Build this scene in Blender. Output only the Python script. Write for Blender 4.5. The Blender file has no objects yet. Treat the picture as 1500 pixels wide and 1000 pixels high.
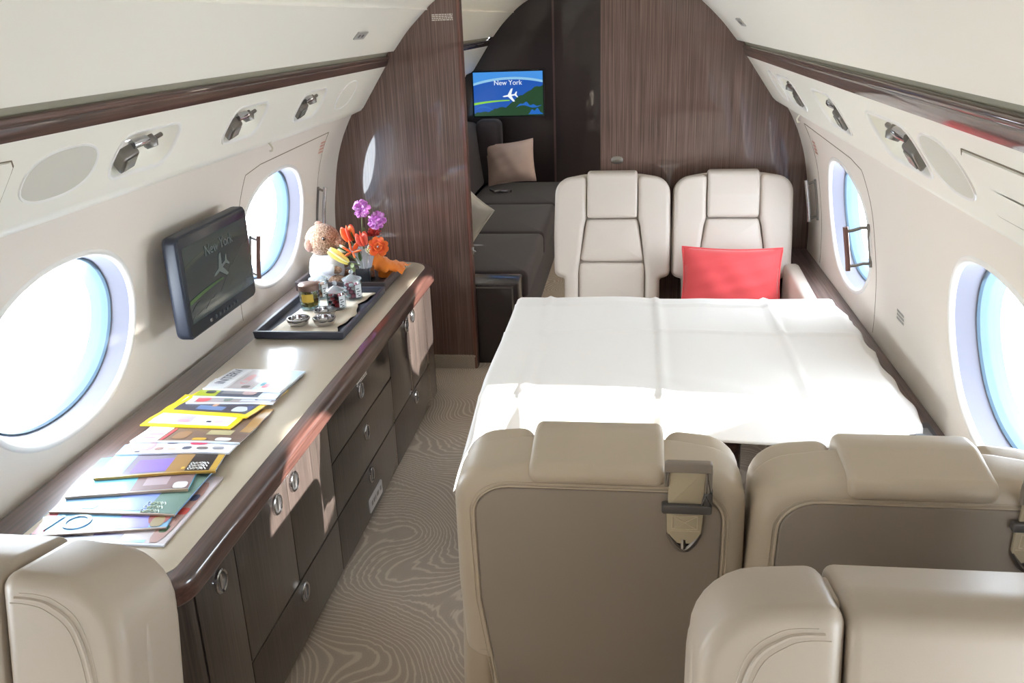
import bpy, bmesh, math, random
from mathutils import Vector, Matrix
random.seed(7)
PI = math.pi
EXPO = 1.0
S = bpy.context.scene
COL = S.collection

# ------------------------------------------------------------------ materials
def srgb(r, g, b):
    f = lambda c: (c/255/12.92) if c/255 <= 0.04045 else ((c/255+0.055)/1.055)**2.4
    return (f(r), f(g), f(b), 1)
MATS = {}
def mat(name, col, rough=0.5, metal=0.0, coat=0.0, coatr=0.05, spec=0.5, emit=None, es=1.0, trans=0.0, ior=1.45, sheen=0.0, bump=None, alpha=1.0):
    if name in MATS: return MATS[name]
    m = bpy.data.materials.new(name); m.use_nodes = True
    nt = m.node_tree; b = nt.nodes['Principled BSDF']
    b.inputs['Base Color'].default_value = srgb(*col)
    b.inputs['Roughness'].default_value = rough
    b.inputs['Metallic'].default_value = metal
    b.inputs['Coat Weight'].default_value = coat
    b.inputs['Coat Roughness'].default_value = coatr
    b.inputs['Specular IOR Level'].default_value = spec
    b.inputs['Transmission Weight'].default_value = trans
    b.inputs['IOR'].default_value = ior
    b.inputs['Sheen Weight'].default_value = sheen
    b.inputs['Alpha'].default_value = alpha
    if emit:
        b.inputs['Emission Color'].default_value = srgb(*emit)
        b.inputs['Emission Strength'].default_value = es
    if bump:
        sc, st, dist = bump
        tc = nt.nodes.new('ShaderNodeTexCoord'); n = nt.nodes.new('ShaderNodeTexNoise')
        n.inputs['Scale'].default_value = sc; n.inputs['Detail'].default_value = 4
        bp = nt.nodes.new('ShaderNodeBump'); bp.inputs['Strength'].default_value = st; bp.inputs['Distance'].default_value = dist
        nt.links.new(tc.outputs['Object'], n.inputs['Vector'])
        nt.links.new(n.outputs['Fac'], bp.inputs['Height'])
        nt.links.new(bp.outputs['Normal'], b.inputs['Normal'])
    MATS[name] = m
    return m
def ramp(nt, stops):
    r = nt.nodes.new('ShaderNodeValToRGB')
    e = r.color_ramp.elements
    while len(e) < len(stops): e.new(0.5)
    for i, (p, c) in enumerate(stops):
        e[i].position = p; e[i].color = srgb(*c)
    return r
def wood(name, dark, mid, light, scl=(70, 70, 1.2), rough=0.35, coat=1.0, spec=0.5):
    m = mat(name, mid, rough, coat=coat, coatr=0.03, spec=spec)
    nt = m.node_tree; b = nt.nodes['Principled BSDF']
    tc = nt.nodes.new('ShaderNodeTexCoord'); mp = nt.nodes.new('ShaderNodeMapping')
    mp.inputs['Scale'].default_value = scl
    n = nt.nodes.new('ShaderNodeTexNoise'); n.inputs['Scale'].default_value = 1.6; n.inputs['Detail'].default_value = 5; n.inputs['Roughness'].default_value = .7
    n2 = nt.nodes.new('ShaderNodeTexNoise'); n2.inputs['Scale'].default_value = 3.0
    mx = nt.nodes.new('ShaderNodeMath'); mx.operation = 'MULTIPLY_ADD'; mx.inputs[1].default_value = 0.25
    nt.links.new(tc.outputs['Object'], mp.inputs['Vector']); nt.links.new(mp.outputs['Vector'], n.inputs['Vector'])
    nt.links.new(tc.outputs['Object'], n2.inputs['Vector'])
    nt.links.new(n2.outputs['Fac'], mx.inputs[0]); nt.links.new(n.outputs['Fac'], mx.inputs[2])
    r = ramp(nt, [(0.42, dark), (0.60, mid), (0.82, light)])
    nt.links.new(mx.outputs[0], r.inputs['Fac']); nt.links.new(r.outputs['Color'], b.inputs['Base Color'])
    return m
W_V = wood('wood_vertical', (62, 44, 38), (96, 72, 64), (130, 104, 94), scl=(110, 110, 1.2))
W_CAB = wood('wood_cabinet', (32, 26, 24), (49, 41, 38), (70, 60, 55), scl=(110, 110, 1.5))
W_RIM = wood('wood_rim', (34, 18, 16), (62, 38, 33), (92, 62, 54), scl=(60, 1.2, 60))
W_LEDGE = wood('wood_ledge', (62, 46, 44), (98, 80, 76), (130, 112, 106), scl=(60, 1.2, 60), coat=.6)
DARKP = mat('dark_gloss_panel', (38, 27, 30), .4, coat=1, coatr=.03)
WALLC = mat('wall_cream', (226, 218, 208), .65, bump=(260, .25, .002))
PSUC = mat('valance_cream', (234, 231, 220), .45)
CEILC = mat('ceiling_cream', (232, 228, 217), .6)
COVEC = mat('cove_grey', (150, 145, 128), .6)
LIP = mat('window_lip_white', (232, 230, 226), .35)
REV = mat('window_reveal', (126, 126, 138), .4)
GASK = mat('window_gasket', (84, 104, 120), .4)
REV2 = mat('window_outer_reveal', (112, 134, 156), .3)  # blue of the pane bevel's reflection is put into this rim colour
LEATH = mat('leather_cream', (210, 200, 190), .42, bump=(420, .12, .001))
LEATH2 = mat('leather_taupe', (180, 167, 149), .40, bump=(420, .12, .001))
LEATHC = mat('leather_warm_grey', (164, 152, 138), .42, bump=(420, .12, .001))
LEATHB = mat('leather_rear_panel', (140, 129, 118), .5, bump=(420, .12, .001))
CLOTH = mat('white_linen', (234, 231, 228), .85, sheen=.2, bump=(900, .15, .0006))
BLACKP = mat('black_plastic', (22, 24, 30), .3)
NAVY = mat('monitor_casing', (32, 37, 50), .42)
TRAYM = mat('tray_slate', (52, 54, 66), .45, bump=(300, .1, .001))
TRAYB = mat('tray_brown', (62, 52, 52), .5, bump=(300, .1, .001))
CHROME = mat('chrome', (200, 200, 204), .12, metal=1)
STEEL = mat('brushed_steel', (150, 146, 142), .28, metal=1)
GUN = mat('dark_chrome', (138, 134, 130), .34, metal=1)
BEIGET = mat('worktop_beige', (188, 176, 158), .30, coat=.35, coatr=.12)
RED = mat('coral_fabric', (214, 74, 77), .8, sheen=.3, bump=(700, .2, .0008))
TAUPEF = mat('taupe_fabric', (212, 188, 178), .85, bump=(600, .2, .0008))
OFFW = mat('offwhite_fabric', (212, 206, 196), .85, bump=(600, .2, .0008))
SOFAF = mat('charcoal_fabric', (58, 51, 55), .9, sheen=.15, bump=(500, .3, .001))
WHITE = mat('white_paper', (240, 240, 238), .5)
PLAC = mat('placard_grey', (150, 148, 142), .5)
PLACR = mat('placard_red_print', (206, 150, 132), .6)
LINE = mat('seam_line', (120, 108, 90), .6)
BELT = mat('belt_webbing', (176, 164, 140), .7, bump=(900, .4, .0008))
BELTM = mat('belt_guide_plastic', (132, 122, 112), .4)
BELTD = mat('belt_guide_dark', (84, 80, 78), .4)

def thin_glass(name, tint=(255, 255, 255), refl=.08):
    m = bpy.data.materials.new(name); m.use_nodes = True; nt = m.node_tree
    for n in list(nt.nodes): nt.nodes.remove(n)
    o = nt.nodes.new('ShaderNodeOutputMaterial'); mx = nt.nodes.new('ShaderNodeMixShader')
    t = nt.nodes.new('ShaderNodeBsdfTransparent'); t.inputs['Color'].default_value = srgb(*tint)
    g = nt.nodes.new('ShaderNodeBsdfGlossy'); g.inputs['Roughness'].default_value = .03
    f = nt.nodes.new('ShaderNodeLayerWeight'); f.inputs['Blend'].default_value = refl
    nt.links.new(f.outputs['Facing'], mx.inputs[0]); nt.links.new(t.outputs[0], mx.inputs[1]); nt.links.new(g.outputs[0], mx.inputs[2])
    nt.links.new(mx.outputs[0], o.inputs['Surface'])
    return m
PANE = thin_glass('window_glass', (250, 253, 255), .05)
JARG = thin_glass('jar_glass', (226, 236, 240), .2)

def diffuser_mat():  # translucent sheet added to soften sun and brighten the aft lounge
    m = bpy.data.materials.new('added_sun_diffuser'); m.use_nodes = True; nt = m.node_tree
    for n in list(nt.nodes): nt.nodes.remove(n)
    o = nt.nodes.new('ShaderNodeOutputMaterial'); mx = nt.nodes.new('ShaderNodeMixShader'); mx.inputs[0].default_value = .65
    d = nt.nodes.new('ShaderNodeBsdfDiffuse'); d.inputs['Color'].default_value = srgb(226, 218, 204)
    t = nt.nodes.new('ShaderNodeBsdfTranslucent'); t.inputs['Color'].default_value = srgb(240, 226, 206)
    nt.links.new(d.outputs[0], mx.inputs[1]); nt.links.new(t.outputs[0], mx.inputs[2]); nt.links.new(mx.outputs[0], o.inputs['Surface'])
    return m
DIFFUSER = diffuser_mat()
def carpet():
    m = mat('carpet', (128, 112, 96), .95, spec=.1)
    nt = m.node_tree; b = nt.nodes['Principled BSDF']
    tc = nt.nodes.new('ShaderNodeTexCoord')
    w = nt.nodes.new('ShaderNodeTexWave'); w.wave_type = 'BANDS'; w.bands_direction = 'DIAGONAL'
    # broad swirls come from warping the coordinates with a low-frequency noise
    n = nt.nodes.new('ShaderNodeTexNoise'); n.inputs['Scale'].default_value = 1.7; n.inputs['Detail'].default_value = 1.0
    va = nt.nodes.new('ShaderNodeVectorMath'); va.operation = 'MULTIPLY_ADD'; va.inputs[1].default_value = (1.25, 1.25, 0)
    nt.links.new(tc.outputs['Object'], n.inputs['Vector'])
    nt.links.new(n.outputs['Color'], va.inputs[0]); nt.links.new(tc.outputs['Object'], va.inputs[2])
    nt.links.new(va.outputs[0], w.inputs['Vector'])
    w.inputs['Scale'].default_value = 23; w.inputs['Distortion'].default_value = 3.0; w.inputs['Detail'].default_value = 2; w.inputs['Detail Scale'].default_value = 1.2
    r = ramp(nt, [(0.0, (182, 168, 154)), (0.72, (185, 171, 157)), (0.97, (208, 196, 180))])
    nt.links.new(w.outputs['Fac'], r.inputs['Fac'])
    n2 = nt.nodes.new('ShaderNodeTexNoise'); n2.inputs['Scale'].default_value = 350
    nt.links.new(tc.outputs['Object'], n2.inputs['Vector'])
    mx = nt.nodes.new('ShaderNodeMix'); mx.data_type = 'RGBA'; mx.blend_type = 'MULTIPLY'; mx.inputs[0].default_value = .35
    nt.links.new(r.outputs['Color'], mx.inputs[6]); nt.links.new(n2.outputs['Color'], mx.inputs[7])
    rr = ramp(nt, [(0.3, (190, 190, 190)), (0.7, (255, 255, 255))])
    nt.links.new(n2.outputs['Fac'], rr.inputs['Fac']); nt.links.new(rr.outputs['Color'], mx.inputs[7])
    nt.links.new(mx.outputs[2], b.inputs['Base Color'])
    bp = nt.nodes.new('ShaderNodeBump'); bp.inputs['Strength'].default_value = .3; bp.inputs['Distance'].default_value = .002
    nt.links.new(w.outputs['Fac'], bp.inputs['Height']); nt.links.new(bp.outputs['Normal'], b.inputs['Normal'])
    return m
CARP = carpet()
def fur():
    m = mat('bear_fur', (170, 138, 112), .95, sheen=.3)
    nt = m.node_tree; b = nt.nodes['Principled BSDF']
    tc = nt.nodes.new('ShaderNodeTexCoord'); n = nt.nodes.new('ShaderNodeTexNoise'); n.inputs['Scale'].default_value = 160; n.inputs['Detail'].default_value = 3
    r = ramp(nt, [(0.35, (120, 88, 68)), (0.65, (190, 156, 130))])
    nt.links.new(tc.outputs['Object'], n.inputs['Vector']); nt.links.new(n.outputs['Fac'], r.inputs['Fac']); nt.links.new(r.outputs['Color'], b.inputs['Base Color'])
    bp = nt.nodes.new('ShaderNodeBump'); bp.inputs['Strength'].default_value = 1; bp.inputs['Distance'].default_value = .004
    nt.links.new(n.outputs['Fac'], bp.inputs['Height']); nt.links.new(bp.outputs['Normal'], b.inputs['Normal'])
    return m
FUR = fur()

# ------------------------------------------------------------------ mesh helpers
class MB:
    def __init__(s): s.v = []; s.f = []; s.m = []
    def add(s, vs, fs, mi=0):
        o = len(s.v); s.v += [tuple(v) for v in vs]
        s.f += [tuple(o+i for i in f) for f in fs]; s.m += [mi]*len(fs)
    def quad(s, a, b, c, d, mi=0): s.add([a, b, c, d], [(0, 1, 2, 3)], mi)
    def grid(s, rows, mi=0, closed=False):
        n = len(rows[0]); vs = [p for r in rows for p in r]; fs = []
        for i in range(len(rows)-1):
            for j in range(n if closed else n-1):
                k = (j+1) % n
                fs.append((i*n+j, i*n+k, (i+1)*n+k, (i+1)*n+j))
        s.add(vs, fs, mi)
    def box(s, x0, x1, y0, y1, z0, z1, mi=0):
        v = [(x0, y0, z0), (x1, y0, z0), (x1, y1, z0), (x0, y1, z0), (x0, y0, z1), (x1, y0, z1), (x1, y1, z1), (x0, y1, z1)]
        s.add(v, [(0, 3, 2, 1), (4, 5, 6, 7), (0, 1, 5, 4), (1, 2, 6, 5), (2, 3, 7, 6), (3, 0, 4, 7)], mi)
    def lathe(s, prof, cx, cy, cz, n=28, mi=0, M=None):
        rows = []
        for r, z in prof:
            row = []
            for j in range(n):
                a = 2*PI*j/n; p = Vector((r*math.cos(a), r*math.sin(a), z))
                if M: p = M @ p
                row.append((p.x+cx, p.y+cy, p.z+cz))
            rows.append(row)
        s.grid(rows, mi, True)
        o = len(s.v)
    def tube(s, path, r, n=8, closed=False, mi=0, caps=True):
        P = [Vector(p) for p in path]; k = len(P); rows = []
        up = Vector((0, 0, 1)); prev = None
        for i in range(k):
            if closed: t = P[(i+1) % k]-P[i-1]
            else: t = P[min(i+1, k-1)]-P[max(i-1, 0)]
            if t.length < 1e-9: t = Vector((0, 0, 1))
            t.normalize()
            if prev is None:
                a = up if abs(t.dot(up)) < .9 else Vector((1, 0, 0))
                nrm = (a-t*a.dot(t)).normalized()
            else:
                nrm = (prev-t*prev.dot(t))
                nrm = nrm.normalized() if nrm.length > 1e-6 else prev
            prev = nrm; bn = t.cross(nrm)
            rr = r[i] if isinstance(r, (list, tuple)) else r
            rows.append([tuple(P[i]+nrm*rr*math.cos(2*PI*j/n)+bn*rr*math.sin(2*PI*j/n)) for j in range(n)])
        if closed: rows.append(rows[0])
        s.grid(rows, mi, True)
        if caps and not closed:
            s.add(rows[0], [tuple(range(n))[::-1]], mi); s.add(rows[-1], [tuple(range(n))], mi)
    def ball(s, c, r, nu=16, nv=10, mi=0, M=None, noise=0):
        rx, ry, rz = r if isinstance(r, (tuple, list)) else (r, r, r)
        rows = []
        for i in range(nv+1):
            th = PI*i/nv; row = []
            for j in range(nu):
                ph = 2*PI*j/nu; q = 1+(random.uniform(-noise, noise) if noise else 0)
                p = Vector((rx*math.sin(th)*math.cos(ph)*q, ry*math.sin(th)*math.sin(ph)*q, rz*math.cos(th)*q))
                if M: p = M @ p
                row.append((p.x+c[0], p.y+c[1], p.z+c[2]))
            rows.append(row)
        s.grid(rows, mi, True)
    def build(s, name, mats, parent=None, smooth=True, ang=40, fix=True, M=None):
        me = bpy.data.meshes.new(name)
        vs = s.v if M is None else [tuple(M @ Vector(v)) for v in s.v]
        me.from_pydata(vs, [], s.f); me.update()
        bm = bmesh.new(); bm.from_mesh(me)
        for f, mi in zip(bm.faces, s.m): f.material_index = mi
        bmesh.ops.remove_doubles(bm, verts=bm.verts, dist=1e-5)
        if fix: bmesh.ops.recalc_face_normals(bm, faces=bm.faces)
        for f in bm.faces: f.smooth = smooth
        if smooth:
            for e in bm.edges:
                if len(e.link_faces) == 2 and e.calc_face_angle(0) > math.radians(ang): e.smooth = False
        bm.to_mesh(me); bm.free()
        for m in (mats if isinstance(mats, (list, tuple)) else [mats]): me.materials.append(m)
        o = bpy.data.objects.new(name, me); COL.objects.link(o)
        if parent: o.parent = parent
        return o

def rpoly(pts, seg=7):
    """polygon with rounded corners: pts = (x, y, r)"""
    out = []; n = len(pts)
    for i in range(n):
        p = Vector(pts[i][:2]); a = Vector(pts[i-1][:2]); b = Vector(pts[(i+1) % n][:2]); r = pts[i][2]
        d1 = (a-p).normalized(); d2 = (b-p).normalized()
        c = max(-1, min(1, d1.dot(d2))); th = math.acos(c)
        if r <= 1e-6 or th > PI-.02: out.append((p.x, p.y)); continue
        L = min(r/math.tan(th/2), (a-p).length*.49, (b-p).length*.49); r2 = L*math.tan(th/2)
        cen = p+(d1+d2).normalized()*(r2/math.sin(th/2))
        s0 = p+d1*L-cen; s1 = p+d2*L-cen
        a0 = math.atan2(s0.y, s0.x); a1 = math.atan2(s1.y, s1.x); da = (a1-a0+PI) % (2*PI)-PI
        for k in range(seg+1):
            t = a0+da*k/seg; out.append((cen.x+r2*math.cos(t), cen.y+r2*math.sin(t)))
    return out
def ellipse(cx, cy, rx, ry, n=40, p=2.0):
    o = []
    for i in range(n):
        t = 2*PI*i/n; c, s_ = math.cos(t), math.sin(t)
        o.append((cx+rx*math.copysign(abs(c)**(2/p), c), cy+ry*math.copysign(abs(s_)**(2/p), s_)))
    return o
def area2(o): return sum(o[i-1][0]*o[i][1]-o[i][0]*o[i-1][1] for i in range(len(o)))
def offs(o, d):
    n = len(o); sgn = 1 if area2(o) > 0 else -1; out = []
    for i in range(n):
        a = Vector(o[i-1]); p = Vector(o[i]); b = Vector(o[(i+1) % n])
        e1 = (p-a); e2 = (b-p)
        if e1.length < 1e-7: e1 = e2
        if e2.length < 1e-7: e2 = e1
        e1 = e1.normalized(); e2 = e2.normalized()
        n1 = Vector((-e1.y, e1.x))*sgn; n2 = Vector((-e2.y, e2.x))*sgn
        m = n1+n2
        if m.length < .3: m = n1
        m = m.normalized(); k = min(1/max(m.dot(n1), .5), 2)
        out.append((p.x+m.x*d*k, p.y+m.y*d*k))
    return out
def cushion(mb, outline, d0, d1, r0, r1, fn, k=4, mi=0, bulge=0.0):
    """slab between depths d0<d1 with rounded rims r0 (at d0) and r1 (at d1); fn(p, q, d) -> xyz"""
    rings = []
    def ins(r, e):
        for i in range(k+1):
            t = PI/2*i/k
            yield r*(1-math.cos(t)) if False else 0
    for i in range(k, -1, -1):
        t = PI/2*i/k; rings.append((r0*(1-math.cos(t)), d0+r0*(1-math.sin(t))))
    for i in range(0, k+1):
        t = PI/2*i/k; rings.append((r1*(1-math.cos(t)), d1-r1*(1-math.sin(t))))
    rows = []
    for ins_, d in rings:
        oo = offs(outline, ins_) if ins_ > 1e-6 else outline
        rows.append([fn(p, q, d) for p, q in oo])
    mb.grid(rows, mi, True)
    n = len(outline)
    mb.add(rows[0], [tuple(range(n))[::-1]], mi)
    if bulge:
        oo = offs(outline, r1); cx = sum(p[0] for p in oo)/n; cy = sum(p[1] for p in oo)/n
        rr = []
        for s_ in (1, .85, .65, .4, .15):
            rr.append([fn(cx+(p-cx)*s_, cy+(q-cy)*s_, d1+bulge*(1-s_**2.2)) for p, q in oo])
        mb.grid(rr, mi, True); mb.add(rr[-1], [tuple(range(n))], mi)
    else:
        mb.add(rows[-1], [tuple(range(n))], mi)

def tag(o, label, cat, group=None):
    o['label'] = label; o['category'] = cat
    if group: o['group'] = group
    return o
def empty(name, loc, label, cat, group=None, rz=0):
    o = bpy.data.objects.new(name, None); COL.objects.link(o); o.empty_display_size = .1
    o.location = loc; o.rotation_euler = (0, 0, rz)
    return tag(o, label, cat, group)
def struct(o): o['kind'] = 'structure'; return o
def put(o, root):
    """parent a mesh whose vertices are in world coordinates to a root Empty"""
    o.parent = root; o.matrix_parent_inverse = Matrix.LocRotScale(root.location, root.rotation_euler, None).inverted()
    return o
def text_obj(s, size, mt, M, name='lettering', parent=None, ext=.0004):
    cu = bpy.data.curves.new('t', 'FONT'); cu.body = s; cu.size = size; cu.align_x = 'CENTER'; cu.align_y = 'CENTER'; cu.extrude = ext
    t = bpy.data.objects.new('t', cu); COL.objects.link(t)
    bpy.context.view_layer.update()
    dg = bpy.context.evaluated_depsgraph_get()
    me = bpy.data.meshes.new_from_object(t.evaluated_get(dg))
    bpy.data.objects.remove(t); bpy.data.curves.remove(cu)
    me.transform(M); me.materials.clear(); me.materials.append(mt); me.name = name
    o = bpy.data.objects.new(name, me); COL.objects.link(o)
    if parent: o.parent = parent
    return o

# ------------------------------------------------------------------ fuselage section (right half, mirrored)
PROF = [(1.10, 0.0), (1.107, .2), (1.115, .4), (1.12, .62), (1.12, .7), (1.113, .82), (1.098, .93), (1.078, 1.04), (1.05, 1.13), (1.02, 1.2), (.985, 1.262)]
def catmull(P, n=8):
    out = []
    for i in range(len(P)-1):
        a = Vector(P[max(i-1, 0)]); b = Vector(P[i]); c = Vector(P[i+1]); d = Vector(P[min(i+2, len(P)-1)])
        for k in range(n):
            t = k/n
            out.append(.5*((2*b)+(c-a)*t+(2*a-5*b+4*c-d)*t*t+(3*b-a-3*c+d)*t**3))
    out.append(Vector(P[-1])); return out
PP = catmull(PROF); SL = [0]
for i in range(1, len(PP)): SL.append(SL[-1]+(PP[i]-PP[i-1]).length)
STOT = SL[-1]
def prof(s):
    s = max(0, min(STOT, s))
    for i in range(1, len(SL)):
        if s <= SL[i]:
            t = (s-SL[i-1])/(SL[i]-SL[i-1]); d = (PP[i]-PP[i-1]).normalized()
            p = PP[i-1].lerp(PP[i], t); return p, Vector((d.y, -d.x))   # point, outward normal
    return PP[-1], Vector((1, 0))
def s_of_z(z):
    for i in range(1, len(PP)):
        if PP[i].y >= z: return SL[i-1]+(z-PP[i-1].y)/(PP[i].y-PP[i-1].y)*(SL[i]-SL[i-1])
    return STOT
def wallpt(side, y, s, d=0):
    p, n = prof(s); q = p+n*d
    return (side*q.x, y, q.y)
def sheet_hole(mb, mapf, rect, cen, outl, n=96, rings=10, mi=0):
    """rectangle with a hole: outl(angle)->point on the hole rim, star-shaped about cen"""
    x0, x1, y0, y1 = rect; cx, cy = cen
    angs = [2*PI*i/n for i in range(n)]
    for X_, Y_ in ((x0, y0), (x1, y0), (x1, y1), (x0, y1)):
        a = math.atan2(Y_-cy, X_-cx) % (2*PI)
        i = min(range(n), key=lambda k: abs((angs[k]-a+PI) % (2*PI)-PI)); angs[i] = a
    rows = [[] for _ in range(rings+1)]
    for a in angs:
        c, s_ = math.cos(a), math.sin(a)
        tx = ((x1 if c > 0 else x0)-cx)/c if abs(c) > 1e-9 else 1e9
        ty = ((y1 if s_ > 0 else y0)-cy)/s_ if abs(s_) > 1e-9 else 1e9
        t = min(tx, ty); B = (cx+c*t, cy+s_*t); A = outl(a)
        for k in range(rings+1):
            u = k/rings; rows[k].append(mapf(A[0]+(B[0]-A[0])*u, A[1]+(B[1]-A[1])*u))
    mb.grid(rows, mi, True)
def oval(cx, cy, rx, ry, p=2.15):
    def f(a):
        c, s_ = abs(math.cos(a)), abs(math.sin(a))
        r = ((c/rx)**p+(s_/ry)**p)**(-1/p)
        return (cx+r*math.cos(a), cy+r*math.sin(a))
    return f
def loop(f, n=96): return [f(2*PI*i/n) for i in range(n)]

Y0, Y1, YP, YB = -2.4, 7.22, 4.13, 7.18
WINS = {-1: [-2.27+.0, -.85, .53, 1.95, 3.35, 4.77, 6.19], 1: [-2.27, -.93, .47, 1.87, 3.31, 4.73, 6.15]}
WS = s_of_z(.912); WRX, WRZ = .325, .232
wn = 0
for side in (-1, 1):
    mb = MB(); cs = WINS[side]; wins = [c for c in cs if c > -2]
    edges = [Y0]+[(a+b)/2 for a, b in zip(wins[:-1], wins[1:])]+[Y1]
    if side < 0: wins_all = wins
    for i, c in enumerate(wins):
        sheet_hole(mb, lambda y, s: wallpt(side, y, s), (edges[i], edges[i+1], 0, STOT), (c, WS), oval(c, WS, WRX, WRZ), rings=22)
    struct(mb.build('wall_left' if side < 0 else 'wall_right', WALLC, ang=60))
    for c in wins:
        wn += 1
        w = bpy.data.objects.new('window_%d' % wn, None); COL.objects.link(w); struct(w)
        px, _ = prof(WS); w.location = (side*px.x, c, px.y)
        def ring(mbx, specs, mi=0):
            rows = []
            for rx, rz, d in specs:
                rows.append([wallpt(side, y, s, d) for y, s in loop(oval(c, WS, rx, rz))])
            mbx.grid(rows, mi, True)
        m1 = MB(); ring(m1, [(WRX+.012, WRZ+.012, .001), (WRX+.008, WRZ+.008, -.004), (WRX, WRZ, -.005), (WRX-.006, WRZ-.006, .0), (WRX-.009, WRZ-.009, .008)])
        put(m1.build('window_lip', LIP, ang=80), w)
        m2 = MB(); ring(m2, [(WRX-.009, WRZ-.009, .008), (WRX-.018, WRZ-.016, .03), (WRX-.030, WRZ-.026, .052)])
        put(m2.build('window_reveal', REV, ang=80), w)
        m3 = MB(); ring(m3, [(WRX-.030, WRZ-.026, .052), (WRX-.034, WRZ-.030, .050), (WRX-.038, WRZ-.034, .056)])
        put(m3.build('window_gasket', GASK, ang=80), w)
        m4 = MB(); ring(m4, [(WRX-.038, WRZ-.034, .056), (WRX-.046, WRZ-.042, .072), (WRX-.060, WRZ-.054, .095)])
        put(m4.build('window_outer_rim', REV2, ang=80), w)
        m5 = MB(); rows = []
        for k in (1, .8, .6, .4, .2, .02):
            rows.append([wallpt(side, y, s, .07) for y, s in loop(oval(c, WS, (WRX-.045)*k, (WRZ-.041)*k))])
        m5.grid(rows, 0, True)
        put(m5.build('window_pane', PANE), w)
        if side > 0 and c > 4:  # out-of-view right aft windows: sheet added to diffuse the incoming sun
            m6 = MB(); rows = []
            for k in (1, .7, .4, .02):
                rows.append([wallpt(side, y, s, .045) for y, s in loop(oval(c, WS, (WRX-.030)*k, (WRZ-.026)*k))])
            m6.grid(rows, 0, True); put(m6.build('window_diffuser', DIFFUSER), w)

# valance (passenger service panel strip) with recesses, kept as a flat tilted strip
A0, A1 = Vector((.925, 1.295)), Vector((.802, 1.477)); VL = (A1-A0).length
VN = Vector(((A1-A0).y, -(A1-A0).x)).normalized()       # outward normal
def vpt(side, y, t, d=0):
    q = A0.lerp(A1, t/VL)+VN*d
    return (side*q.x, y, q.y)
def t_of_z(z): return (z-1.295)/(1.477-1.295)*VL
def rr_fn(cx, cy, hx, hy, r):
    def f(a):
        c, s_ = math.cos(a), math.sin(a)
        lo, hi = 0, max(hx, hy)*1.6
        for _ in range(30):
            m = (lo+hi)/2; x, y = abs(c*m), abs(s_*m)
            dx, dy = max(x-(hx-r), 0), max(y-(hy-r), 0)
            ins_ = x <= hx and y <= hy and (dx*dx+dy*dy <= r*r or dx == 0 or dy == 0)
            if ins_: lo = m
            else: hi = m
        return (cx+c*lo, cy+s_*lo)
    return f
UNITS = {-1: [(2.075, .145), (2.675, .135), (3.26, .13)], 1: [(1.965, .17), (2.63, .15), (3.29, .16)]}
tn = 0
TM = t_of_z(1.384)
for side in (-1, 1):
    mb = MB(); us = UNITS[side]
    ed = [Y0, us[0][0]-.30, (us[0][0]+us[1][0])/2, (us[1][0]+us[2][0])/2, us[2][0]+.3, Y1]
    f = lambda y, t: vpt(side, y, t)
    mb.grid([[f(ed[0], 0), f(ed[0], VL)], [f(ed[1], 0), f(ed[1], VL)]])
    for i, (c, h) in enumerate(us):
        sheet_hole(mb, f, (ed[i+1], ed[i+2], 0, VL), (c, TM), rr_fn(c, TM, h, .060, .045), n=64, rings=3)
    mb.grid([[f(ed[4], 0), f(ed[4], VL)], [f(ed[5], 0), f(ed[5], VL)]])
    # lower return ledge to the wall and the bead along the top
    for a, b in (((.985, 1.262), (.962, 1.272)), ((.962, 1.272), (.94, 1.281)), ((.94, 1.281), (.925, 1.295))):
        mb.grid([[(side*a[0], Y0, a[1]), (side*b[0], Y0, b[1])], [(side*a[0], Y1, a[1]), (side*b[0], Y1, b[1])]])
    tn += 1; struct(mb.build('trim_%d' % tn, PSUC, ang=35))
    mb = MB()   # wood rail
    rail = [(.803, 1.474), (.800, 1.474), (.796, 1.480), (.790, 1.492), (.787, 1.500), (.789, 1.503), (.785, 1.507), (.784, 1.514), (.788, 1.519), (.797, 1.520)]
    mb.grid([[(side*x, Y0, z) for x, z in rail], [(side*x, Y1, z) for x, z in rail]])
    tn += 1; struct(mb.build('trim_%d' % tn, W_RIM, ang=50))
    mb = MB()   # cove behind the ceiling edge
    cv = [(.797, 1.520), (.799, 1.534), (.788, 1.549), (.776, 1.551), (.769, 1.545)]
    mb.grid([[(side*x, Y0, z) for x, z in cv], [(side*x, Y1, z) for x, z in cv]])
    tn += 1; struct(mb.build('trim_%d' % tn, COVEC, ang=50))
# ceiling
half = catmull([(.768, 1.547), (.762, 1.541), (.755, 1.545), (.70, 1.612), (.645, 1.668), (.597, 1.712)], 5)
half2 = catmull([(.592, 1.708), (.588, 1.722), (.52, 1.772), (.42, 1.825), (.3, 1.865), (.15, 1.888), (0, 1.895)], 5)
cp = [(p.x, p.y) for p in half+half2]
cp = cp+[(-x, z) for x, z in cp[::-1]]
mb = MB(); mb.grid([[(x, Y0, z) for x, z in cp], [(x, Y1, z) for x, z in cp]])
struct(mb.build('ceiling', CEILC, ang=30))
mb = MB(); mb.quad((-1.101, Y0, 0), (1.101, Y0, 0), (1.101, Y1, 0), (-1.101, Y1, 0)); struct(mb.build('floor', CARP))
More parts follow.
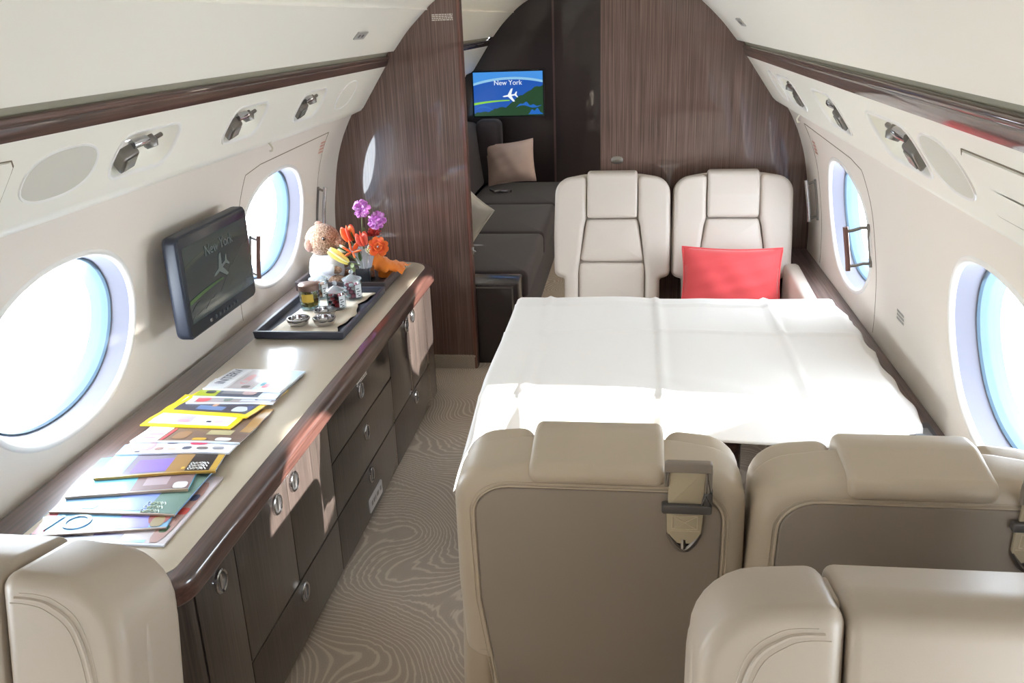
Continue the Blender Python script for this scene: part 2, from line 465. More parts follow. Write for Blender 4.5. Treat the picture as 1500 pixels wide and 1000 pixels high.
# full section outline (used for bulkheads)
sec = [(p.x, p.y) for p in PP]+[(.925, 1.295), (.802, 1.477), (.785, 1.51), (.762, 1.541)]+[(p.x, p.y) for p in half[6:]+half2]
def section_poly(xa, xb, g=.012):
    """closed outline of the cabin section between x=xa and x=xb"""
    full = [(x+g*(1 if x > 0 else 0), z+(g if z > 1.3 else 0)) for x, z in sec]
    left = [(-x, z) for x, z in full[::-1]]
    allp = full+left
    top = sorted([p for p in allp], key=lambda p: 0)
    # keep points within range, walking right wall -> ceiling -> left wall
    pts = [p for p in allp if xa-1e-6 <= p[0] <= xb+1e-6]
    def zc(x):
        best = 1.9
        for a, b in zip(allp[:-1], allp[1:]):
            if min(a[0], b[0]) <= x <= max(a[0], b[0]) and a[1] > 1.3 and abs(a[0]-b[0]) > 1e-9:
                best = a[1]+(x-a[0])/(b[0]-a[0])*(b[1]-a[1])
        return best
    out = []
    if xb < 1.05: out += [(xb, 0), (xb, zc(xb))]
    out += pts
    if xa > -1.05: out += [(xa, zc(xa)), (xa, 0)]
    return out
def slab(name, poly, y0, y1, m):
    mb = MB(); n = len(poly)
    a = [(x, y0, z) for x, z in poly]; b = [(x, y1, z) for x, z in poly]
    mb.grid([a, b], 0, True); mb.add(a, [tuple(range(n))]); mb.add(b, [tuple(range(n))[::-1]])
    return struct(mb.build(name, m, smooth=False))
slab('wall_middle_left', section_poly(-1.2, -.455), YP, YP+.045, W_V)
slab('wall_middle_right', section_poly(.174, 1.2), YP, YP+.045, W_V)
slab('wall_aft', section_poly(-1.2, 1.2), YB, YB+.03, DARKP)
slab('wall_front', section_poly(-1.2, 1.2), Y0-.03, Y0, WALLC)
mb = MB(); mb.box(-.462, -.447, YP-.006, YP+.051, 0, 1.822); tn += 1; struct(mb.build('trim_%d' % tn, wood('wood_edge', (70, 34, 26), (104, 62, 52), (140, 100, 86)), smooth=False))
mb = MB(); mb.box(-1.1, -.46, YP-.012, YP-.0005, 0, .062); mb.box(-1.1, -.455, YP-.017, YP-.0005, .062, .07); struct(mb.build('baseboard_middle_left', CARP, smooth=False))
mb = MB(); mb.box(.18, 1.1, YP-.012, YP-.0005, 0, .062); struct(mb.build('baseboard_middle_right', CARP, smooth=False))
# lavatory door in the aft bulkhead
mb = MB(); mb.box(-.285, .35, YB-.022, YB-.001, .01, 1.80); struct(mb.build('door_1', DARKP, smooth=False))
mb = MB(); mb.box(-.300, -.285, YB-.026, YB-.001, .0, 1.84); tn += 1; struct(mb.build('trim_%d' % tn, mat('jamb_bronze', (104, 84, 84), .3, metal=.6), smooth=False))
# grooves on the emergency-exit window panels (removable panel seams)
for side, ys in ((-1, (2.995, 3.86)), (1, (2.925, 3.83))):
    mb = MB()
    for y, s1 in ((ys[0], s_of_z(1.17)), (ys[1], s_of_z(1.215))):
        s0 = s_of_z(.63)
        mb.tube([wallpt(side, y+(.0 if i < 10 else 0), s0+(s1-s0)*i/24, .001) for i in range(25)], .0022, 6)
    mb.tube([wallpt(side, ys[0], s_of_z(1.17), .001), wallpt(side, ys[0]+.12, s_of_z(1.19), .001), wallpt(side, ys[1], s_of_z(1.215), .001)], .0024, 6)
    tn += 1; struct(mb.build('trim_%d' % tn, LINE))
# ------------------------------------------------------------------ valance fittings
def disc(mb, mapf, outline, d0, d1, r=.001, mi=0): cushion(mb, outline, d0, d1, 0.0005, r, lambda p, q, d: mapf(p, q, -d), k=2, mi=mi)
LAB = {(-1, 0): 'reading light and air nozzle in left valance, nearest the camera', (-1, 1): 'reading light and air nozzle in left valance, middle one of three', (-1, 2): 'reading light and air nozzle in left valance, farthest by the wooden divider',
       (1, 0): 'reading light and air nozzle in right valance, nearest beside the oval speaker', (1, 1): 'reading light in right valance, middle recess of three', (1, 2): 'reading light and air nozzle in right valance, farthest by the wooden divider'}
for side in (-1, 1):
    for i, (c, h) in enumerate(UNITS[side]):
        o0 = Vector(vpt(side, c, TM))
        root = empty('reading_light_unit', o0, LAB[(side, i)], 'reading light', 'reading light recesses in the valances')
        f = lambda y, t, d: vpt(side, y, t, d)
        mb = MB(); O = lambda g, d: [f(y, t, d) for y, t in loop(rr_fn(c, TM, h+g, .060+g, .045+g), 64)]
        mb.grid([O(.007, .001), O(.006, -.003), O(.001, -.0035), O(-.001, 0), O(-.002, .004)], 0, True)
        put(mb.build('bezel', LIP, ang=70), root)
        mb = MB(); mb.grid([O(-.002, .004), O(-.008, .02), O(-.018, .034), O(-.032, .040), O(-.050, .042), O(-.0585, .042)], 0, True)
        put(mb.build('recess_bowl', PSUC, ang=70), root)
        ax = Vector((side*VN.x, 0, VN.y))           # into the wall
        up = Vector((vpt(side, 0, 1)[0]-vpt(side, 0, 0)[0], 0, vpt(side, 0, 1)[2]-vpt(side, 0, 0)[2])).normalized()
        yv = Vector((0, 1, 0))
        def P(a, b, d): return o0+yv*a+up*b+ax*d
        # square reading light head at the low end
        mb = MB(); L0 = P(-h*.48, -.016, .006)
        fn = lambda p, q, d: tuple(L0+(yv*.9+up*.25).normalized()*p+(up-yv*.15).normalized()*q+(ax*-1-up*.4).normalized()*d)
        cushion(mb, rpoly([(-.03, -.024, .008), (.03, -.024, .008), (.03, .022, .008), (-.03, .022, .008)], 4), -.014, .014, .003, .005, fn, k=3)
        lh = put(mb.build('light_head', GUN, ang=50), root)
        mb = MB(); cushion(mb, rpoly([(-.02, -.016, .003), (.02, -.016, .003), (.02, .014, .003), (-.02, .014, .003)], 3), .0142, .017, .0005, .001, fn, k=2)
        put(mb.build('light_lens', mat('lens_grey', (132, 130, 122), .25), ang=50), root)
        mb = MB(); mb.tube([P(-h*.40, .015, .012), P(-h*.25, .022, .008), P(-h*.05, .024, .008)], .012, 10)
        put(mb.build('light_arm', CHROME), root)
        if not (side > 0 and i == 1):
            mb = MB(); q0 = P(h*.18, .016, .010)
            mb.tube([q0+ax*.012, q0-ax*.004-up*.006, q0-ax*.012-up*.012], [.017, .019, .014], 16)
            mb.tube([q0+ax*.002+yv*.01, q0+yv*.052+up*.008+ax*.004], .006, 8)
            put(mb.build('air_nozzle', GUN), root)
for side, c, hx, lab in ((-1, 1.725, .125, 'oval speaker grille in left valance, beside the nearest reading light'), (1, 1.655, .105, 'oval speaker grille in right valance, beside the nearest reading light'), (-1, 3.70, .10, 'small oval cover plate in left valance by the wooden divider'), (1, 3.60, .085, 'small oval cover plate in right valance, far end')):
    root = empty('speaker_grille', vpt(side, c, TM), lab, 'speaker', 'oval grilles in the valances')
    f = lambda y, t, d: vpt(side, y, t, d)
    mb = MB(); O = lambda g, d: [f(y, t, d) for y, t in loop(oval(c, TM, hx+g, .062+g, 2.4), 56)]
    mb.grid([O(.006, .001), O(.005, -.003), O(.001, -.003), O(-.001, .0)], 0, True); put(mb.build('rim', LIP, ang=70), root)
    mb = MB(); mb.grid([O(-.0005, -.0008), O(-.02, -.0012), O(-.05, -.0014), O(-.061, -.0014)], 0, True); q_ = O(-.061, -.0014); mb.add(q_, [tuple(range(len(q_)))])
    put(mb.build('grille', mat('grille_grey', (206, 203, 192), .7, bump=(900, .5, .001)) if c < 3 else PSUC), root)
for side, y0, y1, lab in ((-1, 1.22, 1.545, 'access panel at the near end of the left valance'), (1, 1.16, 1.50, 'access panel at the near end of the right valance')):
    root = empty('access_panel', vpt(side, (y0+y1)/2, TM), lab, 'panel', 'access panels in the valances')
    mb = MB(); c = (y0+y1)/2; hx = (y1-y0)/2
    O = lambda g, d: [vpt(side, y, t, d) for y, t in loop(rr_fn(c, TM, hx+g, .062+g, .02), 64)]
    mb.grid([O(.0, .001), O(0, -.003), O(-.003, -.0035), O(-.06, -.0035)], 0, True)
    put(mb.build('cover', PSUC, ang=50), root)
    mb = MB(); mb.tube(O(.003, -.0003), .0016, 6, closed=True); put(mb.build('seam', LINE), root)

# ------------------------------------------------------------------ grab handles by the windows
def handle(side, y, z0, z1, lab, m, wide):
    root = empty('grab_handle', wallpt(side, y, s_of_z((z0+z1)/2)), lab, 'handle', 'grab handles beside the exit windows')
    s0, s1 = s_of_z(z0), s_of_z(z1)
    mb = MB(); mb.tube([wallpt(side, y, s0+(s1-s0)*i/10, -.003) for i in range(11)], .006, 8); put(mb.build('wall_strip', GUN), root)
    mb = MB(); mb.tube([wallpt(side, y, s0-.004+(s1-s0+.008)*i/10, -wide) for i in range(11)], .0085, 10); put(mb.build('grip_bar', m), root)
    for s_ in (s0+.012, s1-.012):
        mb = MB(); mb.tube([wallpt(side, y, s_, -.002), wallpt(side, y, s_+.003, -wide*.35), wallpt(side, y, s_-.001, -wide*.7), wallpt(side, y, s_, -wide)], .0055, 8); put(mb.build('link_arm', GUN), root)
BRONZE = mat('bronze_grip', (124, 92, 84), .3, metal=.5)
handle(-1, 3.86, .80, .975, 'slim chrome grab handle on left wall between oval window and wooden divider', CHROME, .035)
handle(-1, 3.10, .77, .93, 'bronze grab handle on left wall just behind the wall monitor', BRONZE, .035)
handle(1, 3.90, .80, .975, 'slim chrome grab handle on right wall beside the wooden divider', CHROME, .04)
handle(1, 2.985, .84, .985, 'bronze grab handle on right wall in front of the farther oval window', BRONZE, .075)

for side, y, lab in ((-1, 3.05, 'small clear plastic hook under the left valance above the farther window'), (1, 3.62, 'small plastic hook under the right valance near the wooden divider')):
    root = empty('coat_hook', (side*.955, y, 1.275), lab, 'hook')
    mb = MB(); rb = [(side*.958, y, 1.2755), (side*.950, y, 1.268), (side*.944, y, 1.256), (side*.948, y, 1.246), (side*.956, y, 1.246)]
    mb.tube(rb, .0035, 8); put(mb.build('hook_arm', mat('hook_plastic', (206, 198, 180), .3)), root)
    mb = MB(); mb.box(min(side*.950, side*.966), max(side*.950, side*.966), y-.012, y+.012, 1.2745, 1.279); put(mb.build('hook_plate', MATS['hook_plastic'], smooth=False), root)
# small illegible placards
def rows_placard(mb, fn, w, h, rows, gap=.35):
    for r in range(rows):
        q0 = h*(r/rows); q1 = q0+h/rows*(1-gap)
        x = 0
        while x < w:
            l = random.uniform(.05, .16)*w; x1 = min(w, x+l)
            a = [fn(x, q0), fn(x1, q0), fn(x1, q1), fn(x, q1)]
            mb.add(a, [(0, 1, 2, 3)]); x = x1+.025*w
def placard(name, fn, w, h, rows, m, lab):
    o0 = Vector(fn(w/2, h/2)); mb = MB(); rows_placard(mb, fn, w, h, rows)
    o = mb.build(name, m, smooth=False); tag(o, lab, 'placard'); return o
wf = lambda side, y0, z0, d=-.0008: (lambda p, q: wallpt(side, y0+p, s_of_z(z0)+q, d))
placard('instruction_placard', wf(-1, 3.80, 1.13), .06, .06, 4, PLACR, 'small red-print instruction placard on left wall by the farthest window')
placard('instruction_placard', wf(1, 3.74, 1.10), .06, .06, 4, PLACR, 'small red-print instruction placard on right wall below the valance')
placard('instruction_placard', wf(1, 2.60, .765), .075, .035, 3, PLAC, 'small grey printed placard on right wall between the two windows')
def cpt(side, y, u, d=.001):
    a = Vector((.70, 1.612)); b = Vector((.645, 1.668)); t = (b-a).normalized(); n = Vector((-t.y, t.x)); n = n if n.x < 0 else -n
    q = a+t*u+n*(d+.003); return (side*q.x, y, q.y)
for side, lab in ((-1, 'small grey seat placard on the left ceiling panel'), (1, 'small grey seat placard on the right ceiling panel')):
    root = empty('seat_placard', cpt(side, 3.4, .0), lab, 'placard')
    mb = MB(); fn = lambda p, q, d: cpt(side, 3.34+p, -.008+q, d)
    cushion(mb, rpoly([(0, 0, .004), (.13, 0, .004), (.13, .035, .004), (0, .035, .004)], 3), -.004, .001, .0003, .0003, fn, k=1)
    put(mb.build('plate', mat('placard_silver', (176, 174, 168), .4), smooth=False), root)
    mb = MB(); mb.quad(*[cpt(side, 3.37+p, .002+q, .0016) for p, q in ((0, 0), (.02, 0), (.02, .014), (0, .014))]); mb.quad(*[cpt(side, 3.41+p, .002+q, .0016) for p, q in ((0, 0), (.025, 0), (.025, .014), (0, .014))])
    put(mb.build('print', mat('placard_ink', (104, 100, 104), .5), smooth=False), root)
placard('warning_placard', lambda p, q: (-.575+p, YP-.0008, 1.662+q), .095, .030, 4, mat('placard_white', (206, 196, 186), .5), 'white printed placard high on the left wooden divider')
root = empty('door_latch', (.249, YP-.003, 1.035), 'small oval silver latch plate on the right wooden divider above the seat', 'latch')
mb = MB(); cushion(mb, ellipse(.249, 1.035, .027, .017, 32, 2.6), 0, .004, .0005, .002, lambda p, q, d: (p, YP-.0002-d, q), k=2); put(mb.build('plate', STEEL, ang=60), root)
mb = MB(); mb.box(.240, .258, YP-.0065, YP-.004, 1.032, 1.038); put(mb.build('slot', GUN, smooth=False), root)

# ------------------------------------------------------------------ credenza
CX0, XF = -1.098, -.575
ZT = .625
root = empty('credenza_cabinet', (-.85, 2.63, 0), 'long low dark-wood cabinet with doors and drawers along the left wall', 'cabinet')
mb = MB(); out = rpoly([(CX0, 1.385, 0), (XF, 1.385, .06), (XF, 3.87, .14), (CX0, 3.87, 0)], 10)
cushion(mb, out, 0.03, .562, .0005, .0005, lambda p, q, d: (p, q, d), k=1)
put(mb.build('body', W_CAB, ang=30), root)
mb = MB(); out = rpoly([(CX0, 1.42, 0), (XF-.02, 1.42, .05), (XF-.02, 3.84, .12), (CX0, 3.84, 0)], 10)
cushion(mb, out, 0.0, .035, .0005, .0005, lambda p, q, d: (p, q, d), k=1); put(mb.build('toe_kick', DARKP, ang=30), root)
def pull(parent, y, z):
    mb = MB(); n = 28
    rows = []
    for rr, d in ((.0285, .000), (.0285, .005), (.026, .0075), (.022, .006), (.0215, .002)):
        rows.append([(XF+.005+d, y+rr*.92*math.cos(2*PI*j/n), z+rr*math.sin(2*PI*j/n)) for j in range(n)])
    mb.grid(rows, 0, True); h = put(mb.build('handle', CHROME), root); h.parent = parent; h.matrix_parent_inverse = Matrix()
    mb = MB(); rows = []
    for rr, d in ((.0215, .002), (.012, .0012), (.0005, .001)):
        rows.append([(XF+.005+d, y+rr*.92*math.cos(2*PI*j/n), z+rr*math.sin(2*PI*j/n)) for j in range(n)])
    mb.grid(rows, 0, True)
    mb.box(XF+.006, XF+.009, y-.004, y+.004, z-.019, z+.019, 1)
    g = mb.build('handle_recess', [GUN, CHROME]); g.parent = parent; g.matrix_parent_inverse = Matrix()
def front(name, y0, y1, z0, z1, hy, hz):
    mb = MB(); cushion(mb, rpoly([(y0+.002, z0+.002, .002), (y1-.002, z0+.002, .002), (y1-.002, z1-.002, .002), (y0+.002, z1-.002, .002)], 2), -.002, .004, .0002, .0012, lambda p, q, d: (XF+d, p, q), k=2)
    o = put(mb.build(name, W_CAB, ang=30), root)
    pull(o, hy, hz)
front('door', 1.450, 1.64, .035, .552, 1.555, .515)
front('door', 1.64, 1.965, .225, .552, 1.885, .515)
front('door', 1.965, 2.30, .225, .552, 2.005, .515)
front('drawer', 1.64, 2.30, .035, .222, 1.983, .182)
front('drawer', 2.30, 3.0, .410, .552, 2.625, .515)
front('drawer', 2.30, 3.0, .225, .407, 2.645, .352)
front('drawer', 2.30, 3.0, .035, .222, 2.652, .185)
front('door', 3.0, 3.312, .225, .552, 3.26, .525)
front('door', 3.312, 3.62, .225, .552, 3.366, .53)
front('drawer', 3.0, 3.62, .035, .222, 3.33, .185)
mb = MB(); cushion(mb, rpoly([(2.60, .058, .01), (2.76, .058, .01), (2.76, .112, .01), (2.60, .112, .01)], 4), 0, .004, .0005, .001, lambda p, q, d: (XF+.004+d, p, q), k=2)
ot = put(mb.build('outlet_plate', mat('outlet_silver', (196, 194, 196), .35)), root)
mb = MB()
for yy, w in ((2.625, .012), (2.648, .012), (2.668, .008), (2.69, .02), (2.73, .014)): mb.box(XF+.0081, XF+.0085, yy, yy+w, .078, .094)
oo = mb.build('outlet_print', GUN, smooth=False); oo.parent = ot; oo.matrix_parent_inverse = Matrix()
mb = MB(); rows_placard(mb, lambda p, q: (XF+.0046, 2.60+p, .536+q), .115, .014, 2); put(mb.build('label_print', WHITE, smooth=False), root)

root = empty('worktop', (-.82, 2.63, .56), 'beige worktop with rounded dark-wood rim on top of the long cabinet', 'worktop')
mb = MB(); out = rpoly([(-1.112, 1.36, 0), (-.552, 1.36, .085), (-.552, 3.895, .16), (-1.112, 3.895, 0)], 12)
cushion(mb, out, .5635, .6235, .012, .022, lambda p, q, d: (p, q, d), k=6); put(mb.build('wood_rim', W_RIM, ang=40), root)
mb = MB(); out = rpoly([(-1.002, 1.405, 0), (-.597, 1.405, .05), (-.597, 3.865, .12), (-1.002, 3.865, 0)], 12)
cushion(mb, out, .6225, ZT, .0003, .001, lambda p, q, d: (p, q, d), k=2); put(mb.build('beige_inlay', BEIGET, ang=40), root)
mb = MB(); mb.box(-1.0065, -1.0025, 1.39, 3.88, .6232, .6246); put(mb.build('groove', BLACKP, smooth=False), root)

# ------------------------------------------------------------------ right side ledge
root = empty('side_ledge', (1.05, 2.3, 0), 'dark-wood side ledge running along the right wall under the windows', 'ledge')
mb = MB(); cushion(mb, rpoly([(1.025, .20, .003), (1.098, .20, .0), (1.118, .616, 0), (1.025, .616, .012)], 4), -.6, 4.128, .001, .001, lambda p, q, d: (p, d, q), k=1)
put(mb.build('ledge_body', W_LEDGE, ang=40), root)
mb = MB(); mb.box(1.03, 1.098, 2.10, 2.24, .6155, .619); put(mb.build('control_panel', mat('panel_dark', (58, 60, 72), .3), smooth=False), root)
mb = MB(); mb.box(1.045, 1.085, 2.13, 2.205, .619, .6205); put(mb.build('control_screen', mat('panel_grey', (120, 124, 128), .3), smooth=False), root)

# ------------------------------------------------------------------ seats
AL = math.radians(12.5); CA, SA = math.cos(AL), math.sin(AL)
def make_seat(label, group, wide=1.0, arms=(True, True), leather=LEATH, belt=False, zs=1.0, ws=1.0, hw=.110, al=12.5, loc=(0, 0, 0), rz=0, face_seam=False):
    root = empty('club_seat', loc, label, 'seat', group, rz)
    CA, SA = math.cos(math.radians(al)), math.sin(math.radians(al))
    W = .258*wide*ws; HW = hw
    BB = lambda u, v, w: (u, -.16+w*CA-v*SA, .42+(v*CA+w*SA)*zs)
    B = BB
    BW = lambda p, q, d: B(p, q, d)
    N = W-.045
    if face_seam: pass
    full = [(-N, 0, .045), (N, 0, .045), (N, .125, .012), (W, .14, .045), (W+.003, .32, .2), (W-.004, .575, .085), (HW+.01, .598, .25), (-HW-.01, .598, .25), (-W+.004, .575, .085), (-W-.003, .32, .2), (-W, .14, .045), (-N, .125, .012)]
    mb = MB(); cushion(mb, rpoly(full, 8), -.100, .004, .034, .01, BW, k=6); mb.build('back_shell', leather, root, ang=45)
    rp = [(-N+.02, .02, .02), (N-.02, .02, .02), (W-.040, .30, .15), (W-.042, .556, .060), (-W+.042, .556, .060), (-W+.040, .30, .15)]
    ro = rpoly(rp, 8)
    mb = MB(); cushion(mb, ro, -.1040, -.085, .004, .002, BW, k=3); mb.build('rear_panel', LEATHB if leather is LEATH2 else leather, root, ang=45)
    mb = MB(); mb.tube([B(p, q, -.1015) for p, q in offs(ro, -.003)], .0022, 6, closed=True)
    mb.tube([B(p, q, -.1005) for p, q in offs(ro, -.010)], .0009, 5, closed=True); mb.build('rear_piping', leather, root)
    for s_ in (1, -1):
        bo = [(HW+(.001 if face_seam else .002), .612 if face_seam else .590, .024), (W-.006, .600 if face_seam else .577, .100 if face_seam else .080), (W-.004, .32, .2), (W-.006, .148, .026), (N-.004, .132, .014), (N-.006, .0, .024), (.148*wide, .0, .024), (.150*wide, .15, .1), (.125*wide if wide == 1 else HW+.006, .36, .06), (HW+.004, .40, .03)]
        o = rpoly([(s_*a, b, r) for a, b, r in bo], 7)
        mb = MB(); cushion(mb, o, -.104 if face_seam else -.01, .054, .034 if face_seam else .005, .022, BW, k=6)
        bol = mb.build('side_bolster', leather, root, ang=50)
        if face_seam:
            # stitched seam running along the shoulder of the bolster
            pth = [(HW+.026, .580), (HW+.05, .579), (W-.100, .572), (W-.070, .545), (W-.052, .48), (W-.046, .38), (W-.046, .17)]
            cr = catmull(pth, 6)
            for dd, rr in ((0, .0030), (.007, .0010), (-.007, .0010)):
                mb = MB(); mb.tube([B(s_*(p.x+dd), p.y+dd, .0538) for p in cr], rr, 6)
                q = mb.build('shoulder_seam', leather, root); q.parent = bol
    # headrest: L-shaped roll over the top of the back
    hp = [(.056, .400, .018), (.062, .50, .1), (.056, .600, .030), (0, .614, .1), (-.100, .606, .028), (-.110, .590, .02), (-.108, .570, .014), (-.070, .565, .015), (-.060, .555, .005), (.0, .555, .005), (.0, .400, .015)]
    mb = MB(); cushion(mb, rpoly(hp, 7), -HW, HW, .014, .014, lambda p, q, d: B(d, q, p), k=5); mb.build('headrest', leather, root, ang=50)
    wm = .128*wide if wide == 1 else HW+.004
    def pan(name, pts, b=.008):
        mb = MB(); cushion(mb, rpoly(pts, 5), -.01, .040, .004, .018, BW, k=5, bulge=b); mb.build(name, leather, root, ang=50)
    pan('upper_back_cushion', [(-wm-.016, .205, .02), (wm+.016, .205, .02), (HW+.002, .396, .02), (-HW-.002, .396, .02)])
    pan('lower_back_cushion', [(-.146*wide, .0, .02), (.146*wide, .0, .02), (wm+.018, .200, .02), (-wm-.018, .200, .02)])
    SW = N+.005
    mb = MB(); cushion(mb, rpoly([(-SW, -.20, .03), (SW, -.20, .03), (SW, .36, .06), (-SW, .36, .06)], 7), .33, .455, .02, .03, lambda p, q, d: (p, q, d), k=5, bulge=.01); mb.build('seat_cushion', leather, root, ang=50)
    mb = MB(); cushion(mb, rpoly([(-SW+.02, -.22, .04), (SW-.02, -.22, .04), (SW-.02, .30, .05), (-SW+.02, .30, .05)], 6), .06, .335, .01, .01, lambda p, q, d: (p, q, d), k=3); mb.build('seat_base', leather, root, ang=50)
    mb = MB(); mb.box(-SW+.06, SW-.06, -.14, .24, 0, .065); mb.build('floor_plinth', BLACKP, root, smooth=False)
    for s_, on in ((-1, arms[0]), (1, arms[1])):
        if on:
            mb = MB(); xa, xb = sorted((s_*(N+.006), s_*(N+.006+.065)))
            cushion(mb, rpoly([(-.235, .22, .03), (.48, .22, .05), (.52, .605, .05), (-.16, .625, .04)], 6), xa, xb, .022, .022, lambda p, q, d: (d, p, q), k=4); mb.build('armrest', leather, root, ang=50)
    if belt:
        B0 = B; B = lambda u, v, w: B0(u, v+.084, w+.0155)
        ux = belt
        mb = MB(); fr = [(-.047, .482), (-.047, .540), (.043, .540), (.043, .440), (-.050, .440)]
        cushion(mb, rpoly([(ux-.037, .545, .006), (ux+.037, .545, .006), (ux+.037, .524, .004), (ux-.037, .524, .004)], 3), .1235, .134, .001, .003, lambda p, q, d: B(p, q, -d), k=3)
        cushion(mb, rpoly([(ux-.037, .530, .001), (ux-.029, .530, .001), (ux-.029, .493, .003), (ux-.037, .493, .003)], 3), .1215, .132, .001, .003, lambda p, q, d: B(p, q, -d), k=3)
        cushion(mb, rpoly([(ux+.027, .530, .001), (ux+.038, .530, .001), (ux+.038, .480, .001), (ux+.027, .480, .001)], 3), .1215, .132, .001, .003, lambda p, q, d: B(p, q, -d), k=3)
        g = mb.build('belt_guide', BELTM, root, ang=50)
        mb = MB()
        cushion(mb, rpoly([(ux-.040, .458, .004), (ux+.040, .458, .004), (ux+.040, .440, .005), (ux-.040, .440, .004)], 3), .1215, .135, .001, .003, lambda p, q, d: B(p, q, -d), k=3)
        cushion(mb, rpoly([(ux+.022, .456, .001), (ux+.040, .456, .001), (ux+.039, .490, .001), (ux+.026, .480, .001)], 3), .1215, .133, .001, .003, lambda p, q, d: B(p, q, -d), k=3)
        q = mb.build('guide_lower_bar', BELTD, root, ang=50)
        mb = MB(); cushion(mb, rpoly([(ux-.030, .528, .001), (ux+.028, .528, .001), (ux+.026, .452, .001), (ux-.030, .452, .001)], 3), .122, .127, .0005, .0012, lambda p, q, d: B(p, q, -d), k=2)
        cushion(mb, rpoly([(ux-.032, .444, .001), (ux+.027, .444, .001), (ux+.025, .392, .02), (ux+.012, .372, .012), (ux-.015, .372, .012), (ux-.030, .392, .02)], 4), .121, .1275, .0005, .0012, lambda p, q, d: B(p, q, -d), k=2)
        bs = mb.build('belt_strap', BELT, root, ang=50)
        mb = MB(); zz = .128
        for a, b in (((-.022, .432), (.018, .432)), ((.018, .432), (.018, .404)), ((.018, .404), (-.022, .404)), ((-.022, .404), (-.022, .432)), ((-.022, .432), (.018, .404)), ((-.022, .404), (.018, .432)), ((-.026, .438), (.022, .438)), ((-.026, .400), (.022, .400))):
            mb.tube([B(ux+a[0], a[1], -zz), B(ux+b[0], b[1], -zz)], .0009, 5)
        t = mb.build('stitching', mat('stitch_cream', (196, 184, 160), .7), root); t.parent = bs
        mb = MB(); arc = [(ux-.028+.052*k/10, .392-.034*math.sin(PI*k/10)) for k in range(11)]
        mb.tube([B(p, q, -.125) for p, q in arc], [.003, .004, .005, .0055, .006, .006, .006, .0055, .005, .004, .003], 8)
        mb.tube([B(ux-.003, .380, -.124), B(ux-.003, .362, -.127)], .005, 8)
        mb.build('belt_tongue', GUN, root)
    return root
G1 = 'paired cream leather seats facing each other across the table'
make_seat('cream leather seat at the far side of the table, left one without a cushion', G1, loc=(.232, 3.70, 0), rz=PI, zs=.985, arms=(False, False))
make_seat('cream leather seat at the far side of the table, holding the red cushion', G1, loc=(.755, 3.70, 0), rz=PI, zs=.985, arms=(True, False))
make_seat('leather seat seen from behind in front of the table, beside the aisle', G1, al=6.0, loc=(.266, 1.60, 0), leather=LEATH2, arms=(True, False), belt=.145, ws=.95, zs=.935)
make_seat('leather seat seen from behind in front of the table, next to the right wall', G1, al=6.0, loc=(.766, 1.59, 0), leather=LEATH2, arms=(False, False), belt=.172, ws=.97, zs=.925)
G2 = 'wide leather seats nearest the camera'
make_seat('wide leather seat at bottom right corner, turned towards the camera', G2, loc=(.693, .62, 0), rz=PI, wide=1.17, zs=.995, hw=.130, leather=LEATHC, arms=(False, True), face_seam=True)
make_seat('wide leather seat at bottom left corner in front of the long cabinet', G2, loc=(-.597, .62, 0), rz=PI, wide=1.15, zs=.98, hw=.122, leather=LEATHC, arms=(True, True), face_seam=True)

# ------------------------------------------------------------------ cushions and pillows
def pillow(name, M, w, h, t, m, lab, piping=True, n=22, pw=.5):
    root = bpy.data.objects.new(name, None); COL.objects.link(root); tag(root, lab, 'pillow'); root.matrix_world = M
    mb = MB()
    def pt(i, j, sgn):
        u = -1+2*i/n; v = -1+2*j/n
        k = (1-abs(u)**2.6)**.6*(1-abs(v)**2.6)**.6 if abs(u) < 1 and abs(v) < 1 else 0
        # edges pull in slightly so that the corners stick out
        x = u*w/2*(1-.055*(1-v*v)); y = v*h/2*(1-.085*(1-u*u))
        wr = .0035*math.sin(9*u+4*v)*k+.003*math.sin(13*v-5*u)*k
        return (x, y, sgn*(t/2*k)+wr)
    for sgn in (1, -1): mb.grid([[pt(i, j, sgn) for j in range(n+1)] for i in range(n+1)])
    mb.build('pillow_cover', m, root, ang=75)
    if piping:
        path = [pt(i, 0, 1) for i in range(n)]+[pt(n, j, 1) for j in range(n)]+[pt(i, n, 1) for i in range(n, 0, -1)]+[pt(0, j, 1) for j in range(n, 0, -1)]
        mb = MB(); mb.tube(path, .0045, 7, closed=True); mb.build('piping', m, root)
    return root
def frame(c, xd, yd):
    x = Vector(xd).normalized(); y = Vector(yd); y = (y-x*y.dot(x)).normalized(); z = x.cross(y)
    M = Matrix((x, y, z)).transposed().to_4x4(); M.translation = Vector(c); return M
pillow('throw_pillow', frame((.738, 3.705, .590), (1, 0, -.02), (0, .30, 1)), .415, .27, .12, RED, 'coral red rectangular cushion with piping, propped on the far right seat')
pillow('throw_pillow', frame((-.62, 6.90, .615), (1, -.25, .14), (-.10, .25, 1)), .40, .32, .13, TAUPEF, 'taupe pillow leaning at the far end of the charcoal sofa')
pillow('throw_pillow', frame((-.68, 5.12, .555), (.55, -.5, -.35), (.35, .25, 1)), .34, .34, .12, OFFW, 'off-white pillow on the sofa half hidden behind the wooden divider')

